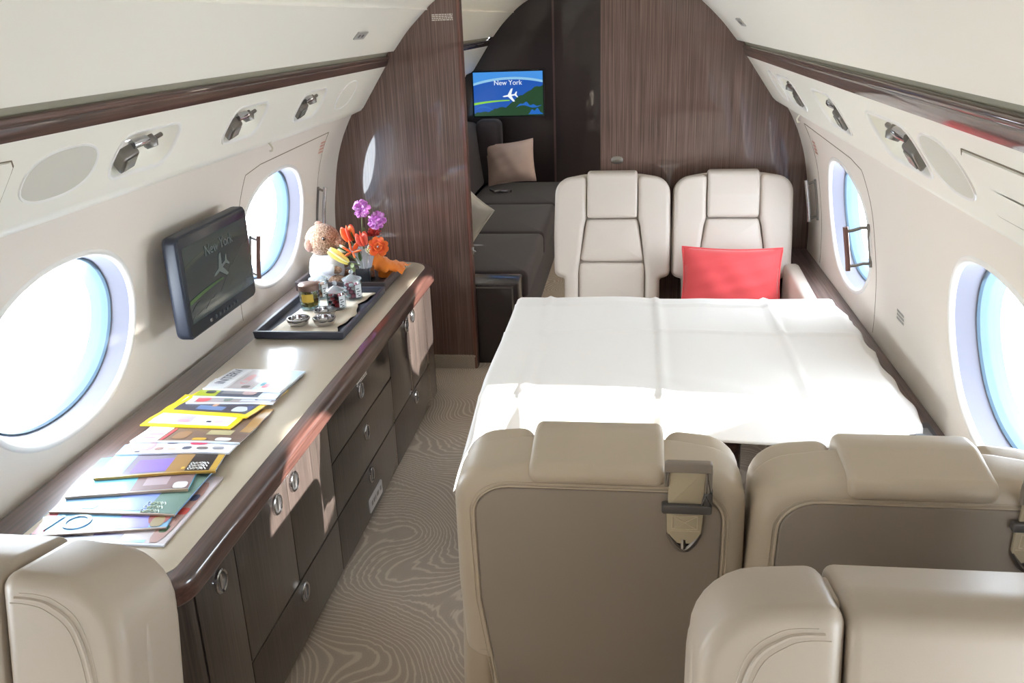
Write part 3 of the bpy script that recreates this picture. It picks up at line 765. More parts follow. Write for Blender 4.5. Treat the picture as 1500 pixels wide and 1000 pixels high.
# ------------------------------------------------------------------ table and cloth
TX0, TX1, TY0, TY1, TZ = -.078, 1.0, 2.185, 3.07, .697
root = empty('dining_table', (.46, 2.62, 0), 'dining table hidden under the white tablecloth between the facing seats', 'table')
mb = MB(); cushion(mb, rpoly([(TX0, TY0, .02), (TX1, TY0, .02), (TX1, TY1, .02), (TX0, TY1, .02)], 5), TZ-.035, TZ, .006, .006, lambda p, q, d: (p, q, d), k=3); put(mb.build('tabletop', W_RIM, ang=40), root)
mb = MB(); cushion(mb, rpoly([(.26, 2.48, .04), (.66, 2.48, .04), (.66, 2.78, .04), (.26, 2.78, .04)], 5), 0, TZ-.036, .004, .004, lambda p, q, d: (p, q, d), k=2); put(mb.build('pedestal', W_RIM, ang=40), root)
mb = MB(); mb.box(1.001, 1.011, 2.35, 2.9, .50, .66); put(mb.build('wall_bracket', BLACKP, smooth=False), root)
LD, ND, FD, RD = .27, .125, .12, .10
nx, ny = 130, 120
FX = [.030, .405, .780]; FY = [2.70, 2.985]
def crease(t, c, w=.010): 
    a = abs(t-c)/w
    return max(0, 1-a) if a < 1 else 0
def cpos(p, q):
    dl = max(0, TX0-p); dr = max(0, p-TX1); dn = max(0, TY0-q); df = max(0, q-TY1)
    x = min(max(p, TX0), TX1); y = min(max(q, TY0), TY1)
    z = TZ+.0035
    inx = x; 
    for c in FX:
        cc = c+.008*math.sin(q*3)
        z += .0085*crease(p, cc, .014)-.0020*math.exp(-((p-cc)/.04)**2)
    for c in FY: z += .0075*crease(q, c+.006*math.sin(p*4), .018)
    z += .0020*math.sin(p*9+q*4)+.0018*math.sin(q*11-p*5)+.0012*math.sin(17*p+9*q)
    # puckers where the folds meet and near the far edge
    z += .007*math.exp(-((p-.25)/.10)**2-((q-3.0)/.06)**2)+.006*math.exp(-((p-.56)/.06)**2-((q-2.98)/.12)**2)
    z += .0035*math.sin((p*1.0+q*1.3)*22)*math.exp(-((q-2.25)/.08)**2)
    z = max(z, TZ+.0012)
    if dr > 0:
        a = min(dr/.03, 1); x = TX1+dr*(.92-.25*a); z -= .06*(dr/RD)**.8*a
        z = max(z, .623); x = min(x, 1.108)
        x += .004*math.sin(q*31)
    r = math.hypot(dl, dn) if (dl > 0 and (dn > 0 or df > 0)) else max(dl, dn)
    r2 = math.hypot(dl, df) if df > 0 else 0
    if dl > 0 and df > 0: r = r2
    elif df > 0: r = df
    if dl > 0 or dn > 0 or df > 0:
        dx, dy = -dl, (-dn if dn > 0 else df)
        L = math.hypot(dx, dy); ux, uy = dx/L, dy/L
        ang = math.atan2(uy, ux)
        fl = math.radians(9)+math.radians(11)*(abs(ux*uy)*2)+math.radians(5)*math.sin((p*8 if dl == 0 else q*7)+1)*(1 if dl == 0 or dn+df == 0 else .3)
        if dl > 0 and dn == 0 and df == 0: fl += math.radians(7)*math.exp(-((q-2.62)/.25)**2)
        cr = 0
        if dn > 0 and dl == 0:
            for c in FX: cr += .008*math.exp(-((p-c)/.02)**2)*(dn/ND)
        rr = .012; s0 = min(r/rr, PI/2*.9) if r < rr*PI/2 else PI/2
        if r < rr*1.5: h = rr*math.sin(min(r/rr, PI/2)); dz = rr*(1-math.cos(min(r/rr, PI/2)))
        else: h = rr+(r-rr*1.5)*math.sin(fl)+cr; dz = rr+(r-rr*1.5)*math.cos(fl)
        x += ux*h; y += uy*h
        z = z*1.0-dz
    return (x, y, z)
P_ = [TX0-LD+(TX1+RD-TX0+LD)*i/nx for i in range(nx+1)]; Q_ = [TY0-ND+(TY1+FD-TY0+ND)*j/ny for j in range(ny+1)]
for arr, marks in ((P_, [TX0, TX1]+FX), (Q_, [TY0, TY1]+FY)):
    for m_ in marks:
        i = min(range(len(arr)), key=lambda k: abs(arr[k]-m_)); arr[i] = m_
mb = MB(); mb.grid([[cpos(p, q) for q in Q_] for p in P_])
tc_ = mb.build('tablecloth', CLOTH, ang=80)
tag(tc_, 'white linen tablecloth with fold creases draped over the table', 'tablecloth')
so = tc_.modifiers.new('thick', 'SOLIDIFY'); so.thickness = .0012; so.offset = 1

# ------------------------------------------------------------------ wall monitor
root = empty('wall_monitor', (-1.04, 2.58, .94), 'dark flat monitor mounted on left wall above the cabinet', 'monitor')
XM = -.975; my0, my1, mz0, mz1 = 2.335, 2.822, .786, 1.098
mb = MB(); cushion(mb, rpoly([(my0, mz0, .022), (my1, mz0, .022), (my1, mz1, .022), (my0, mz1, .022)], 6), -.050, 0, .018, .006, lambda p, q, d: (XM+d, p, q), k=4); put(mb.build('casing', NAVY, ang=50), root)
mb = MB(); mb.box(-1.10, XM-.048, 2.50, 2.66, .86, 1.02); put(mb.build('wall_mount', BLACKP, smooth=False), root)
mb = MB(); cushion(mb, rpoly([(my0+.006, mz0+.006, .018), (my1-.006, mz0+.006, .018), (my1-.006, mz1-.006, .018), (my0+.006, mz1-.006, .018)], 6), -.001, .0025, .0003, .001, lambda p, q, d: (XM+d, p, q), k=2); put(mb.build('bezel', mat('bezel_dark', (28, 33, 42), .32), ang=50), root)
sy0, sy1, sz0, sz1 = my0+.022, my1-.020, mz0+.046, mz1-.036
SCRD = mat('monitor_screen', (40, 50, 54), .18, coat=.5, emit=(92, 108, 112), es=.25*.30/2**EXPO)
def screen_map(mb, P, flip=False, bright=True):
    """P(u,v,d): u 0..1 left-right, v 0..1 bottom-top. material order: ocean, sky, haze, land, lake, track"""
    mb.quad(P(0, 0, 0), P(1, 0, 0), P(1, 1, 0), P(0, 1, 0), 0)
    def arc(u): return .70+.16*(1-((u-.55)/.62)**2)
    n = 24
    def strip(f0, f1, d, mi, u0=0, u1=1):
        mb.grid([[P(u0+(u1-u0)*k/n, f0(u0+(u1-u0)*k/n), d), P(u0+(u1-u0)*k/n, f1(u0+(u1-u0)*k/n), d)] for k in range(n+1)], mi)
    strip(lambda u: min(arc(u), 1), lambda u: 1, .0004, 1)
    strip(lambda u: arc(u)-.035, lambda u: arc(u)+.02, .0008, 2)
    def coast(u): return max(.02, .05+.34*u+.25*max(0, u-.45)+.16*(1/(1+math.exp(-(u-.62)*18)))+.02*math.sin(u*23)+.015*math.sin(u*51))
    strip(lambda u: 0, lambda u: min(coast(u), arc(u)-.05), .0008, 3)
    strip(lambda u: .14+.05*math.sin(u*12), lambda u: .14+.05*math.sin(u*12)+.05*math.sin((u-.0)*PI/.28) if u < .28 else .14, .0012, 4, .0, .28)
    strip(lambda u: .20+.03*math.sin(u*20), lambda u: .20+.03*math.sin(u*20)+.07*math.sin((u-.6)/.38*PI)*(1+.4*math.sin(u*60)), .0012, 4, .6, .98)
    strip(lambda u: .02, lambda u: .02+.12*abs(math.sin((u-.78)/.22*PI))*(1+.3*math.sin(u*70)), .0012, 4, .78, 1.0)
    strip(lambda u: .25+.30*u-.25*u*u, lambda u: .25+.30*u-.25*u*u+.055-.06*u, .0016, 5, .0, .52)
def plane_icon(mb, P, cu, cv, s, mi=0, ang=0.0):
    pts = [(1.0, .0), (.75, .10), (.25, .12), (-.35, .95), (-.6, .95), (-.25, .12), (-.7, .10), (-.98, .42), (-1.12, .42), (-.95, 0),
           (-1.12, -.42), (-.98, -.42), (-.7, -.10), (-.25, -.12), (-.6, -.95), (-.35, -.95), (.25, -.12), (.75, -.10)]
    c, s_ = math.cos(ang), math.sin(ang)
    vs = [P(cu+(x*c-y*s_)*s, cv+(x*s_+y*c)*s*1.5, .002) for x, y in pts]
    mb.add(vs, [tuple(range(len(vs)))], mi)
e = lambda n, c, s: mat(n, (6, 6, 6), .3, emit=c, es=s/2**EXPO)
mb = MB(); Pm = lambda u, v, d: (XM+.0030+d, sy0+u*(sy1-sy0), sz0+v*(sz1-sz0))
screen_map(mb, Pm)
DM = [SCRD, mat('ms_sky', (50, 60, 60), .2, coat=.5, emit=(112, 122, 116), es=.28*.30/2**EXPO), mat('ms_haze', (60, 66, 58), .2, coat=.5, emit=(122, 130, 116), es=.3*.30/2**EXPO), mat('ms_land', (44, 56, 58), .2, coat=.5, emit=(98, 114, 112), es=.26*.30/2**EXPO), mat('ms_lake', (40, 50, 56), .2, coat=.5, emit=(92, 108, 112), es=.25*.30/2**EXPO), mat('ms_track', (60, 84, 50), .2, emit=(96, 128, 92), es=.4*.30/2**EXPO)]
scr = put(mb.build('screen', DM, smooth=False), root)
mb = MB(); plane_icon(mb, Pm, .50, .50, .125, ang=math.radians(200))
o = put(mb.build('plane_icon', e('ms_icon', (140, 152, 146), .40), smooth=False), root); o.parent = scr; o.matrix_parent_inverse = Matrix()
Mt = Matrix(((0, 0, 1, 0), (1, 0, 0, 0), (0, 1, 0, 0), (0, 0, 0, 1)))
def textM(c): 
    M = Mt.copy(); M.translation = Vector(c); return M
o = text_obj('New York', .046, e('ms_text', (130, 142, 140), .34), textM(Pm(.52, .82, .0024))); put(o, root); o.parent = scr; o.matrix_parent_inverse = Matrix()
mb = MB()
for k in range(7):
    yy = my0+.17+k*.026; mb.lathe([(.0001, .003), (.005, .003), (.006, .0), (.006, -.002)], XM+.003, yy, mz0+.024, 10, M=Matrix.Rotation(PI/2, 3, 'Y'))
put(mb.build('button_row', mat('button_grey', (70, 76, 82), .3)), root)
mb = MB(); mb.lathe([(.0001, .003), (.006, .003), (.007, 0), (.007, -.002)], XM+.003, my0+.135, mz0+.024, 14, M=Matrix.Rotation(PI/2, 3, 'Y')); put(mb.build('power_button', CHROME), root)

# ------------------------------------------------------------------ aft lounge: television, sofa
root = empty('television', (-.655, YB, 1.105), 'small bright flight-map television on the dark aft bulkhead', 'television')
tx0, tx1, tz0, tz1 = -.930, -.381, .945, 1.278
mb = MB(); cushion(mb, rpoly([(tx0-.012, tz0-.012, .004), (tx1+.012, tz0-.012, .004), (tx1+.012, tz1+.012, .004), (tx0-.012, tz1+.012, .004)], 3), .001, .018, .001, .002, lambda p, q, d: (p, YB-d, q), k=2); put(mb.build('casing', BLACKP, ang=40), root)
Pt = lambda u, v, d: (tx0+u*(tx1-tx0), YB-.0185-d*1.5, tz0+v*(tz1-tz0))
mb = MB(); screen_map(mb, Pt)
BM = [e('tv_ocean', (28, 92, 190), .85), e('tv_sky', (70, 150, 232), .95), e('tv_haze', (150, 205, 240), .9), e('tv_land', (38, 78, 44), .8), e('tv_lake', (36, 110, 205), .85), e('tv_track', (140, 210, 60), .95)]
scr = put(mb.build('screen', BM, smooth=False), root)
mb = MB(); plane_icon(mb, Pt, .52, .46, .105, ang=math.radians(188)); o = put(mb.build('plane_icon', e('tv_icon', (240, 246, 250), 1.0), smooth=False), root); o.parent = scr; o.matrix_parent_inverse = Matrix()
Mx = Matrix(((1, 0, 0, 0), (0, 0, -1, 0), (0, 1, 0, 0), (0, 0, 0, 1))); Mx.translation = Vector(Pt(.5, .75, .0024))
o = text_obj('New York', .052, e('tv_text', (235, 242, 248), 1.0), Mx, ext=.001); put(o, root); o.parent = scr; o.matrix_parent_inverse = Matrix()

root = empty('sofa', (-.65, 5.75, 0), 'long charcoal fabric sofa along the left wall of the rear lounge', 'sofa')
def rbox(mb, x0, x1, y0, y1, z0, z1, r=.03, mi=0, bulge=0):
    cushion(mb, rpoly([(x0, y0, r), (x1, y0, r), (x1, y1, r), (x0, y1, r)], 5), z0, z1, r*.5, r, lambda p, q, d: (p, q, d), k=4, mi=mi, bulge=bulge)
mb = MB(); rbox(mb, -1.09, -.24, 4.40, 7.15, 0.0, .28, .02); put(mb.build('sofa_base', SOFAF, ang=50), root)
for i in range(3):
    mb = MB(); a = 4.42+i*.91; rbox(mb, -.86, -.215, a, a+.90, .281, .425, .035, bulge=.012); put(mb.build('seat_cushion', SOFAF, ang=50), root)
    mb = MB(); cushion(mb, rpoly([(-1.09, .42, .03), (-.84, .42, .04), (-.90, .90, .06), (-1.06, .92, .04)], 6), a+.0, a+.90, .03, .03, lambda p, q, d: (p, d, q), k=4); put(mb.build('back_cushion', SOFAF, ang=50), root)
mb = MB(); rbox(mb, -.90, -.70, 6.96, 7.14, .43, .93, .05); put(mb.build('end_bolster', SOFAF, ang=50), root)
root = empty('end_cabinet', (-.75, 4.30, 0), 'black gloss end cabinet beside the sofa behind the wooden divider', 'cabinet')
mb = MB(); cushion(mb, rpoly([(-1.09, 4.20, .01), (-.235, 4.20, .03), (-.235, 4.385, .02), (-1.09, 4.385, .01)], 5), 0, .425, .003, .008, lambda p, q, d: (p, q, d), k=3); put(mb.build('body', DARKP, ang=40), root)
mb = MB(); mb.box(-.27, -.262, 4.197, 4.203, .02, .41); mb.box(-.45, -.262, 4.197, 4.203, .40, .407); put(mb.build('edge_strip', GUN, smooth=False), root)
root = empty('door_catch', (-.447, YP+.02, .60), 'small chrome catch on the end edge of the left wooden divider', 'latch')
mb = MB(); cushion(mb, ellipse(YP+.022, .60, .010, .022, 24, 2.2), 0, .006, .0005, .002, lambda p, q, d: (-.4465+d, p, q), k=2); put(mb.build('catch_plate', CHROME, ang=50), root)
mb = MB(); mb.tube([(-.441, YP+.022, .606), (-.432, YP+.022, .600), (-.441, YP+.022, .594)], .003, 7); put(mb.build('catch_ring', CHROME), root)
root = empty('seat_belt', (-.66, 6.62, .445), 'silver seat belt buckle lying on the sofa below the taupe pillow', 'seat belt')
mb = MB(); mb.tube([(-.74, 6.60, .46), (-.70, 6.56, .452), (-.64, 6.60, .452), (-.58, 6.57, .452)], .010, 8); put(mb.build('belt_strap', GUN), root)
mb = MB(); rbox(mb, -.66, -.60, 6.54, 6.59, .447, .462, .006); put(mb.build('buckle', CHROME, ang=50), root)

# ------------------------------------------------------------------ trays on the worktop
def tray(lab, x0, x1, y0, y1, h, m, wall=.014, z=ZT):
    root = empty('serving_tray', ((x0+x1)/2, (y0+y1)/2, z), lab, 'tray')
    o = rpoly([(x0, y0, .006), (x1, y0, .006), (x1, y1, .006), (x0, y1, .006)], 3)
    mb = MB(); rows = []
    for ins_, zz in ((.012, .0005), (.004, .004), (.0, h-.003), (.001, h-.0005), (.003, h), (wall-.003, h), (wall-.001, h-.001), (wall, h-.003), (wall+.006, .008), (wall+.012, .006)):
        rows.append([(p, q, z+zz) for p, q in offs(o, ins_)])
    mb.grid(rows, 0, True); n = len(o)
    mb.add(rows[0], [tuple(range(n))[::-1]]); mb.add(rows[-1], [tuple(range(n))])
    put(mb.build('tray_body', m, ang=35), root)
    return root
tray('slate grey tray holding the candy jars and steel bowls on the worktop', -1.000, -.668, 2.80, 3.365, .030, TRAYM)
tray('brown-grey tray holding the teddy bear and flowers at the worktop end', -1.060, -.672, 3.378, 3.73, .042, TRAYB)
# paper liner
root = empty('paper_liner', (-.84, 3.1, ZT+.007), 'white paper liner with torn wavy edge lying in the slate tray', 'paper')
mb = MB(); n = 26; rows = []
for i in range(n+1):
    q = 2.850+(3.345-2.850)*i/n; l = -.962+.03*i/n; r = -.706-.014*math.sin(i*.45)+.004*math.sin(i*1.3)-.012*i/n
    rows.append([(l+(r-l)*k/8, q+.006*math.sin(k*1.3), ZT+.0078+.0006*math.sin(k*1.9+i*.8)+(.005*(max(0, k-6)/2)**2)*(1+.4*math.sin(i*.9))) for k in range(9)])
mb.grid(rows); o = put(mb.build('paper_sheet', mat('liner_paper', (226, 214, 196), .8), ang=80), root)
sm = o.modifiers.new('t', 'SOLIDIFY'); sm.thickness = .0006; sm.offset = 1

def jar(lab, x, y, r, h, kind):
    root = empty('candy_jar', (x, y, ZT+.0095), lab, 'jar', None)
    z0 = 0
    mb = MB(); mb.lathe([(.0005, 0), (r*.9, 0), (r, .004), (r, h*.86), (r*.93, h*.93), (r*.93, h), (r*.87, h), (r*.87, h*.92), (r*.94, h*.84), (r*.94, .008), (.0005, .007)], 0, 0, 0, 28)
    mb.build('glass_body', JARG, root)
    mb = MB()
    if kind == 'gold':
        mb.lathe([(.0005, h+.014), (r*.5, h+.014), (r*.92, h+.012), (r*1.03, h+.008), (r*1.05, h-.002), (r*1.05, h-.012), (r*.98, h-.013)], 0, 0, 0, 28)
        mb.build('lid', mat('lid_bronze', (132, 108, 96), .35, metal=.7), root)
    else:
        mb.lathe([(.0005, h+.038), (.006, h+.037), (.009, h+.031), (.008, h+.025), (.004, h+.020), (.010, h+.017), (r*.55, h+.012), (r*.85, h+.006), (r*1.04, h+.003), (r*1.06, h), (r*1.04, h-.003), (r*.9, h-.003)], 0, 0, 0, 28)
        mb.build('glass_lid', mat('lid_glass', (214, 226, 232), .08, spec=.8, coat=1, alpha=.38), root)
    mb = MB(); random.seed(int(x*1000) & 255)
    cols = {'gold': ['candy_gold', 'candy_amber'], 'red': ['candy_red', 'candy_dark'], 'pink': ['candy_pink', 'candy_white'], 'orange': ['candy_orange', 'candy_white']}[kind]
    rgb = {'candy_gold': (206, 174, 92), 'candy_amber': (160, 118, 52), 'candy_red': (214, 52, 60), 'candy_dark': (90, 40, 44), 'candy_pink': (214, 120, 134), 'candy_white': (232, 222, 214), 'candy_orange': (220, 150, 112)}
    for lev in range(4):
        for k in range(7):
            a = 2*PI*k/7+lev*.5; zz = .018+lev*h*.18
            mb.ball((r*.62*math.cos(a), r*.62*math.sin(a), zz), (r*.30, r*.30, h*.10), 8, 5, mi=(k+lev) % 2, M=Matrix.Rotation(random.uniform(0, 3), 3, 'Z'))
    mb.lathe([(.0005, .009), (r*.6, .009), (r*.6, h*.70), (.0005, h*.72)], 0, 0, 0, 16, mi=0)
    mb.build('sweets', [mat(cols[0], rgb[cols[0]], .4, coat=.4), mat(cols[1], rgb[cols[1]], .4, coat=.4)], root)
    if kind != 'gold':
        mb = MB(); rows = []
        for zz in (.012, h*.78):
            rows.append([(r*1.01*math.cos(a_), r*1.01*math.sin(a_), zz) for a_ in [-.75+.085*k for k in range(11)]])
        mb.grid(rows); lb = mb.build('paper_label', mat('label_paper', (222, 228, 232), .6), root)
        mb = MB()
        for zz, c0, c1 in ((h*.55, 1, 6), (h*.42, 2, 8), (h*.30, 1, 5), (h*.2, 3, 8)):
            mb.grid([[(r*1.018*math.cos(-.75+.085*k), r*1.018*math.sin(-.75+.085*k), zz+d_) for k in range(c0, c1)] for d_ in (0, .004)])
        lt = mb.build('label_print', mat('label_ink', (90, 96, 110), .6), root); lt.parent = lb
    else:
        mb = MB(); rows = []
        for zz in (.034, h*.74):
            rows.append([(r*1.01*math.cos(a_), r*1.01*math.sin(a_), zz) for a_ in [-1.9+.09*k for k in range(15)]])
        mb.grid(rows); mb.build('paper_label', mat('label_gold', (214, 182, 84), .4, metal=.3), root)
    root.rotation_euler[2] = -.2
    return root
jar('round glass jar of golden sweets with a bronze lid', -.905, 3.135, .038, .088, 'gold')
jar('glass jar of red sweets with a knobbed lid, in front of the other glass jars', -.800, 3.135, .036, .072, 'red')
jar('glass jar of pink sweets with knobbed lid, nearest the flower vase', -.775, 3.265, .037, .080, 'pink')
jar('glass jar with pale orange sweets, knobbed lid, in front of the teddy bear', -.915, 3.275, .038, .078, 'orange')
def bowl(lab, x, y):
    root = empty('steel_bowl', (x, y, ZT+.009), lab, 'bowl', 'three polished steel bowls in the slate tray')
    r, h = .040, .028
    mb = MB(); mb.lathe([(.0005, 0), (r*.6, 0), (r*.85, .005), (r*.98, .014), (r, .020), (r*.97, h), (r*.92, h+.0006), (r*.90, h-.001), (r*.93, .019), (r*.80, .008), (r*.5, .004), (.0005, .004)], 0, 0, 0, 32)
    mb.build('bowl_body', CHROME, root)
    mb = MB(); mb.lathe([(r*.985, h-.006), (r*1.05, h-.004), (r*1.06, h-.001), (r*1.02, h+.0012), (r*.95, h+.0012)], 0, 0, 0, 32); mb.build('rolled_rim', STEEL, root)
bowl('polished steel bowl at the front left of the slate tray', -.880, 2.935)
bowl('polished steel bowl at the front right of the slate tray', -.785, 2.945)
bowl('polished steel bowl behind the two front bowls, beside the gold jar', -.815, 3.040)

# ------------------------------------------------------------------ teddy bear
bx, by, bz = -.968, 3.52, .812
root = empty('teddy_bear', (bx, by, ZT+.008), 'brown teddy bear in a white shirt sitting on the tray, facing the flowers', 'teddy bear')
def fuzz(o, amp=.0035, sub=2):
    s1 = o.modifiers.new('s', 'SUBSURF'); s1.levels = 1; s1.render_levels = 1
    t = bpy.data.textures.new('fuzz', 'CLOUDS'); t.noise_scale = .006
    d = o.modifiers.new('d', 'DISPLACE'); d.texture = t; d.strength = amp; d.texture_coords = 'GLOBAL'
mb = MB(); mb.ball((bx, by, bz), (.073, .068, .068), 48, 32); o = put(mb.build('head', FUR, ang=180), root); fuzz(o, .006)
mb = MB(); mb.ball((bx+.066, by-.006, bz-.008), (.034, .030, .027), 28, 18); o = put(mb.build('muzzle', FUR, ang=180), root); fuzz(o, .004)
mb = MB(); mb.ball((bx+.096, by-.008, bz+.002), (.010, .012, .008), 14, 10); put(mb.build('nose', mat('nose_brown', (84, 52, 48), .5), ang=180), root)
for ex, ey, ez in ((bx+.026, by-.060, bz+.018), (bx+.040, by+.052, bz+.018)):
    mb = MB(); mb.ball((ex, ey, ez), .0075, 14, 10); put(mb.build('eye', mat('eye_dark', (36, 24, 22), .15, coat=1), ang=180), root)
for c, r in (((bx-.042, by-.052, bz-.012), (.022, .012, .027)), ((bx-.022, by+.03, bz+.062), (.018, .010, .012))):
    mb = MB(); mb.ball(c, r, 24, 16, M=None); o = put(mb.build('ear', mat('ear_brown', (150, 106, 88), .95, sheen=.4, bump=(300, 1, .003)), ang=180), root); fuzz(o, .003)
mb = MB(); mb.ball((bx+.004, by, .685), (.056, .052, .060), 24, 16); o = put(mb.build('body', FUR, ang=180), root); fuzz(o)
mb = MB(); mb.lathe([(.042, .756), (.052, .752), (.064, .735), (.070, .705), (.072, .675), (.069, .655), (.064, .652)], bx+.004, by, 0, 36)
for i, v in enumerate(mb.v):
    a = math.atan2(v[1]-by, v[0]-bx); k = 1+.035*math.sin(a*7)+.02*math.sin(a*13+v[2]*60); mb.v[i] = (bx+(v[0]-bx)*k, by+(v[1]-by)*k, v[2])
SH = mat('shirt_white', (232, 234, 240), .85, sheen=.2)
o = put(mb.build('shirt', SH, ang=180), root); q = o.modifiers.new('t', 'SOLIDIFY'); q.thickness = .002
for sy in (-1, 1):
    mb = MB(); mb.tube([(bx-.01, by+sy*.050, .735), (bx+.012, by+sy*.066, .715), (bx+.040, by+sy*.062, .700), (bx+.052, by+sy*.056, .697)], [.020, .025, .024, .026], 16); sl = put(mb.build('sleeve', SH, ang=120), root)
    mb = MB(); mb.ball((bx+.066, by+sy*.052, .695), (.022, .018, .017), 18, 12); o = put(mb.build('paw', FUR, ang=180), root); fuzz(o, .003)
    mb = MB(); mb.ball((bx+.055, by+sy*.045, .655), (.040, .022, .020), 18, 12); o = put(mb.build('leg', FUR, ang=180), root); fuzz(o, .003)

# ------------------------------------------------------------------ vase of flowers
vx, vy = -.792, 3.50
VZ = ZT+.008
root = empty('flower_vase', (vx, vy, VZ), 'black cube vase with orange, red and purple flowers on the brown-grey tray', 'flowers')
mb = MB(); cushion(mb, rpoly([(vx-.033, vy-.033, .004), (vx+.033, vy-.033, .004), (vx+.033, vy+.033, .004), (vx-.033, vy+.033, .004)], 3), VZ, VZ+.066, .002, .002, lambda p, q, d: (p, q, d), k=2)
put(mb.build('vase_cube', mat('vase_black', (44, 46, 50), .12, coat=1), ang=40), root)
mb = MB()
for sx in (-1, 1):
    mb.tube([(vx+sx*.032, vy-.034, VZ+.002), (vx+sx*.032, vy-.034, VZ+.066)], .0016, 6)
put(mb.build('vase_edge', STEEL), root)
GREEN = mat('leaf_green', (66, 104, 50), .5); STEMM = mat('stem_green', (118, 128, 84), .5)
def petal(mb, c, d, L, Wd, T, mi=0, roll=0, nu=8, nv=6):
    d = Vector(d).normalized(); a = d.orthogonal().normalized(); b = d.cross(a)
    a2 = a*math.cos(roll)+b*math.sin(roll); b2 = d.cross(a2)
    M = Matrix((a2, b2, d)).transposed()
    cc = Vector(c)+d*L*.5
    mb.ball(cc, (Wd, T, L*.5), nu, nv, mi, M)
def rnd(): return Vector((random.uniform(-1, 1), random.uniform(-1, 1), random.uniform(-1, 1))).normalized()
random.seed(3)
PUR = mat('orchid_purple', (206, 120, 206), .6, sheen=.3); PUR2 = mat('orchid_pale', (232, 176, 232), .6)
for c, r in (((-.783, 3.50, .947), .050), ((-.722, 3.50, .899), .058)):
    mb = MB()
    for k in range(30):
        dd = rnd(); base = Vector(c)+dd*r*.45*Vector((1, .8, .8)).length*.55
        for j in range(3):
            petal(mb, base, dd*.8+rnd()*.9, .022, .010, .0018, mi=random.choice((0, 0, 1)), roll=random.uniform(0, 6))
    put(mb.build('orchid_cluster', [PUR, PUR2], ang=180), root)
    mb = MB(); mb.tube([(vx+.002, vy, VZ+.06), ((vx+c[0])/2, vy-.006, (VZ+.06+c[2])/2), (c[0], c[1], c[2]-.02)], .0022, 6); put(mb.build('stem', STEMM), root)
def tulip(c, d, L, m, nm, n=6, open_=.22):
    mb = MB(); d = Vector(d).normalized(); a = d.orthogonal().normalized(); b = d.cross(a)
    for k in range(n):
        an = 2*PI*k/n; rad = (a*math.cos(an)+b*math.sin(an))
        petal(mb, Vector(c)+rad*L*.12, d+rad*open_, L, L*.24, L*.09, mi=k % len(m), roll=an, nu=12, nv=8)
    put(mb.build(nm, m, ang=180), root)
    q = MB(); q.tube([(vx, vy, VZ+.055), tuple(Vector(c)*.5+Vector((vx, vy, VZ+.06))*.5), c], .0024, 6); put(q.build('stem', STEMM), root)
ORR = mat('tulip_red_orange', (232, 92, 66), .5); ORR2 = mat('tulip_orange', (240, 124, 70), .5)
tulip((-.832, 3.48, .815), (-.25, -.1, 1), .068, [ORR, ORR2], 'tulip_flower')
tulip((-.775, 3.47, .800), (-.15, -.35, 1), .060, [ORR, mat('tulip_pink', (238, 120, 104), .5)], 'tulip_flower')
tulip((-.822, 3.45, .775), (.2, -.7, .6), .050, [ORR2, mat('lily_orange', (226, 104, 52), .5)], 'lily_flower', open_=.9)
tulip((-.86, 3.49, .77), (-.8, -.1, .5), .038, [mat('bud_white', (226, 226, 206), .5), GREEN], 'green_bud')
# red chrysanthemum
mb = MB(); c = Vector((-.738, 3.50, .838))
for k in range(60):
    dd = rnd(); dd.z = abs(dd.z)*.8; petal(mb, c, dd, .034, .005, .0015, mi=k % 2, roll=k)
put(mb.build('chrysanthemum', [mat('mum_red', (166, 44, 44), .6), mat('mum_bright', (206, 70, 60), .6)], ang=180), root)
# orange rose: nested petals facing the camera
mb = MB(); c = Vector((-.712, 3.455, .795)); f = Vector((.25, -1, .45)).normalized(); a = f.orthogonal().normalized(); b = f.cross(a)
for lay, (R_, n_) in enumerate(((.038, 9), (.030, 8), (.021, 7), (.012, 5))):
    for k in range(n_):
        an = 2*PI*k/n_+lay*.5; rad = a*math.cos(an)+b*math.sin(an)
        petal(mb, c+rad*R_*.35+f*(.002+lay*.004), rad+f*(.25+lay*.5), R_*.85, R_*.42, .002, mi=lay % 2, roll=an+PI/2, nu=10, nv=6)
put(mb.build('orange_rose', [mat('rose_orange', (238, 116, 52), .55), mat('rose_deep', (226, 92, 44), .55)], ang=180), root)
mb = MB()
for k in range(9):
    p = Vector((-.752+random.uniform(-.016, .016), 3.455+random.uniform(-.01, .01), .785+random.uniform(-.014, .016))); mb.ball(p, .0065, 10, 7); mb.ball(p+Vector((0, -.005, .002)), .003, 8, 6, mi=1)
put(mb.build('white_blossoms', [mat('blossom_white', (238, 236, 214), .6), mat('blossom_eye', (150, 160, 70), .6)], ang=180), root)
mb = MB()
for p, d, L in (((-.80, 3.49, .80), (-.4, -.5, 1), .07), ((-.775, 3.49, .82), (.1, -.4, 1), .06), ((-.75, 3.47, .76), (.6, -.5, .6), .055), ((-.83, 3.47, .75), (-.7, -.6, .5), .05), ((-.79, 3.46, .74), (0, -.8, .9), .05)):
    petal(mb, p, d, L, .015, .0015, roll=.6, nu=10, nv=8)
put(mb.build('leaves', GREEN, ang=180), root)
# clear crinkled cellophane wrap
random.seed(12); mb = MB(); rows = []
for zz, rr in ((VZ+.062, .020), (VZ+.09, .028), (VZ+.12, .036), (VZ+.155, .046)):
    rows.append([(vx+.004+(rr*(1+.35*(k % 2)*((zz-VZ)/.155))+random.uniform(-.003, .003))*math.cos(2*PI*k/22), vy+(rr*(1+.35*(k % 2)))*math.sin(2*PI*k/22), zz+random.uniform(-.006, .006)) for k in range(22)])
mb.grid(rows, 0, True); put(mb.build('cellophane_wrap', mat('cellophane', (222, 226, 236), .08, spec=1, coat=1, alpha=.55), smooth=False), root)
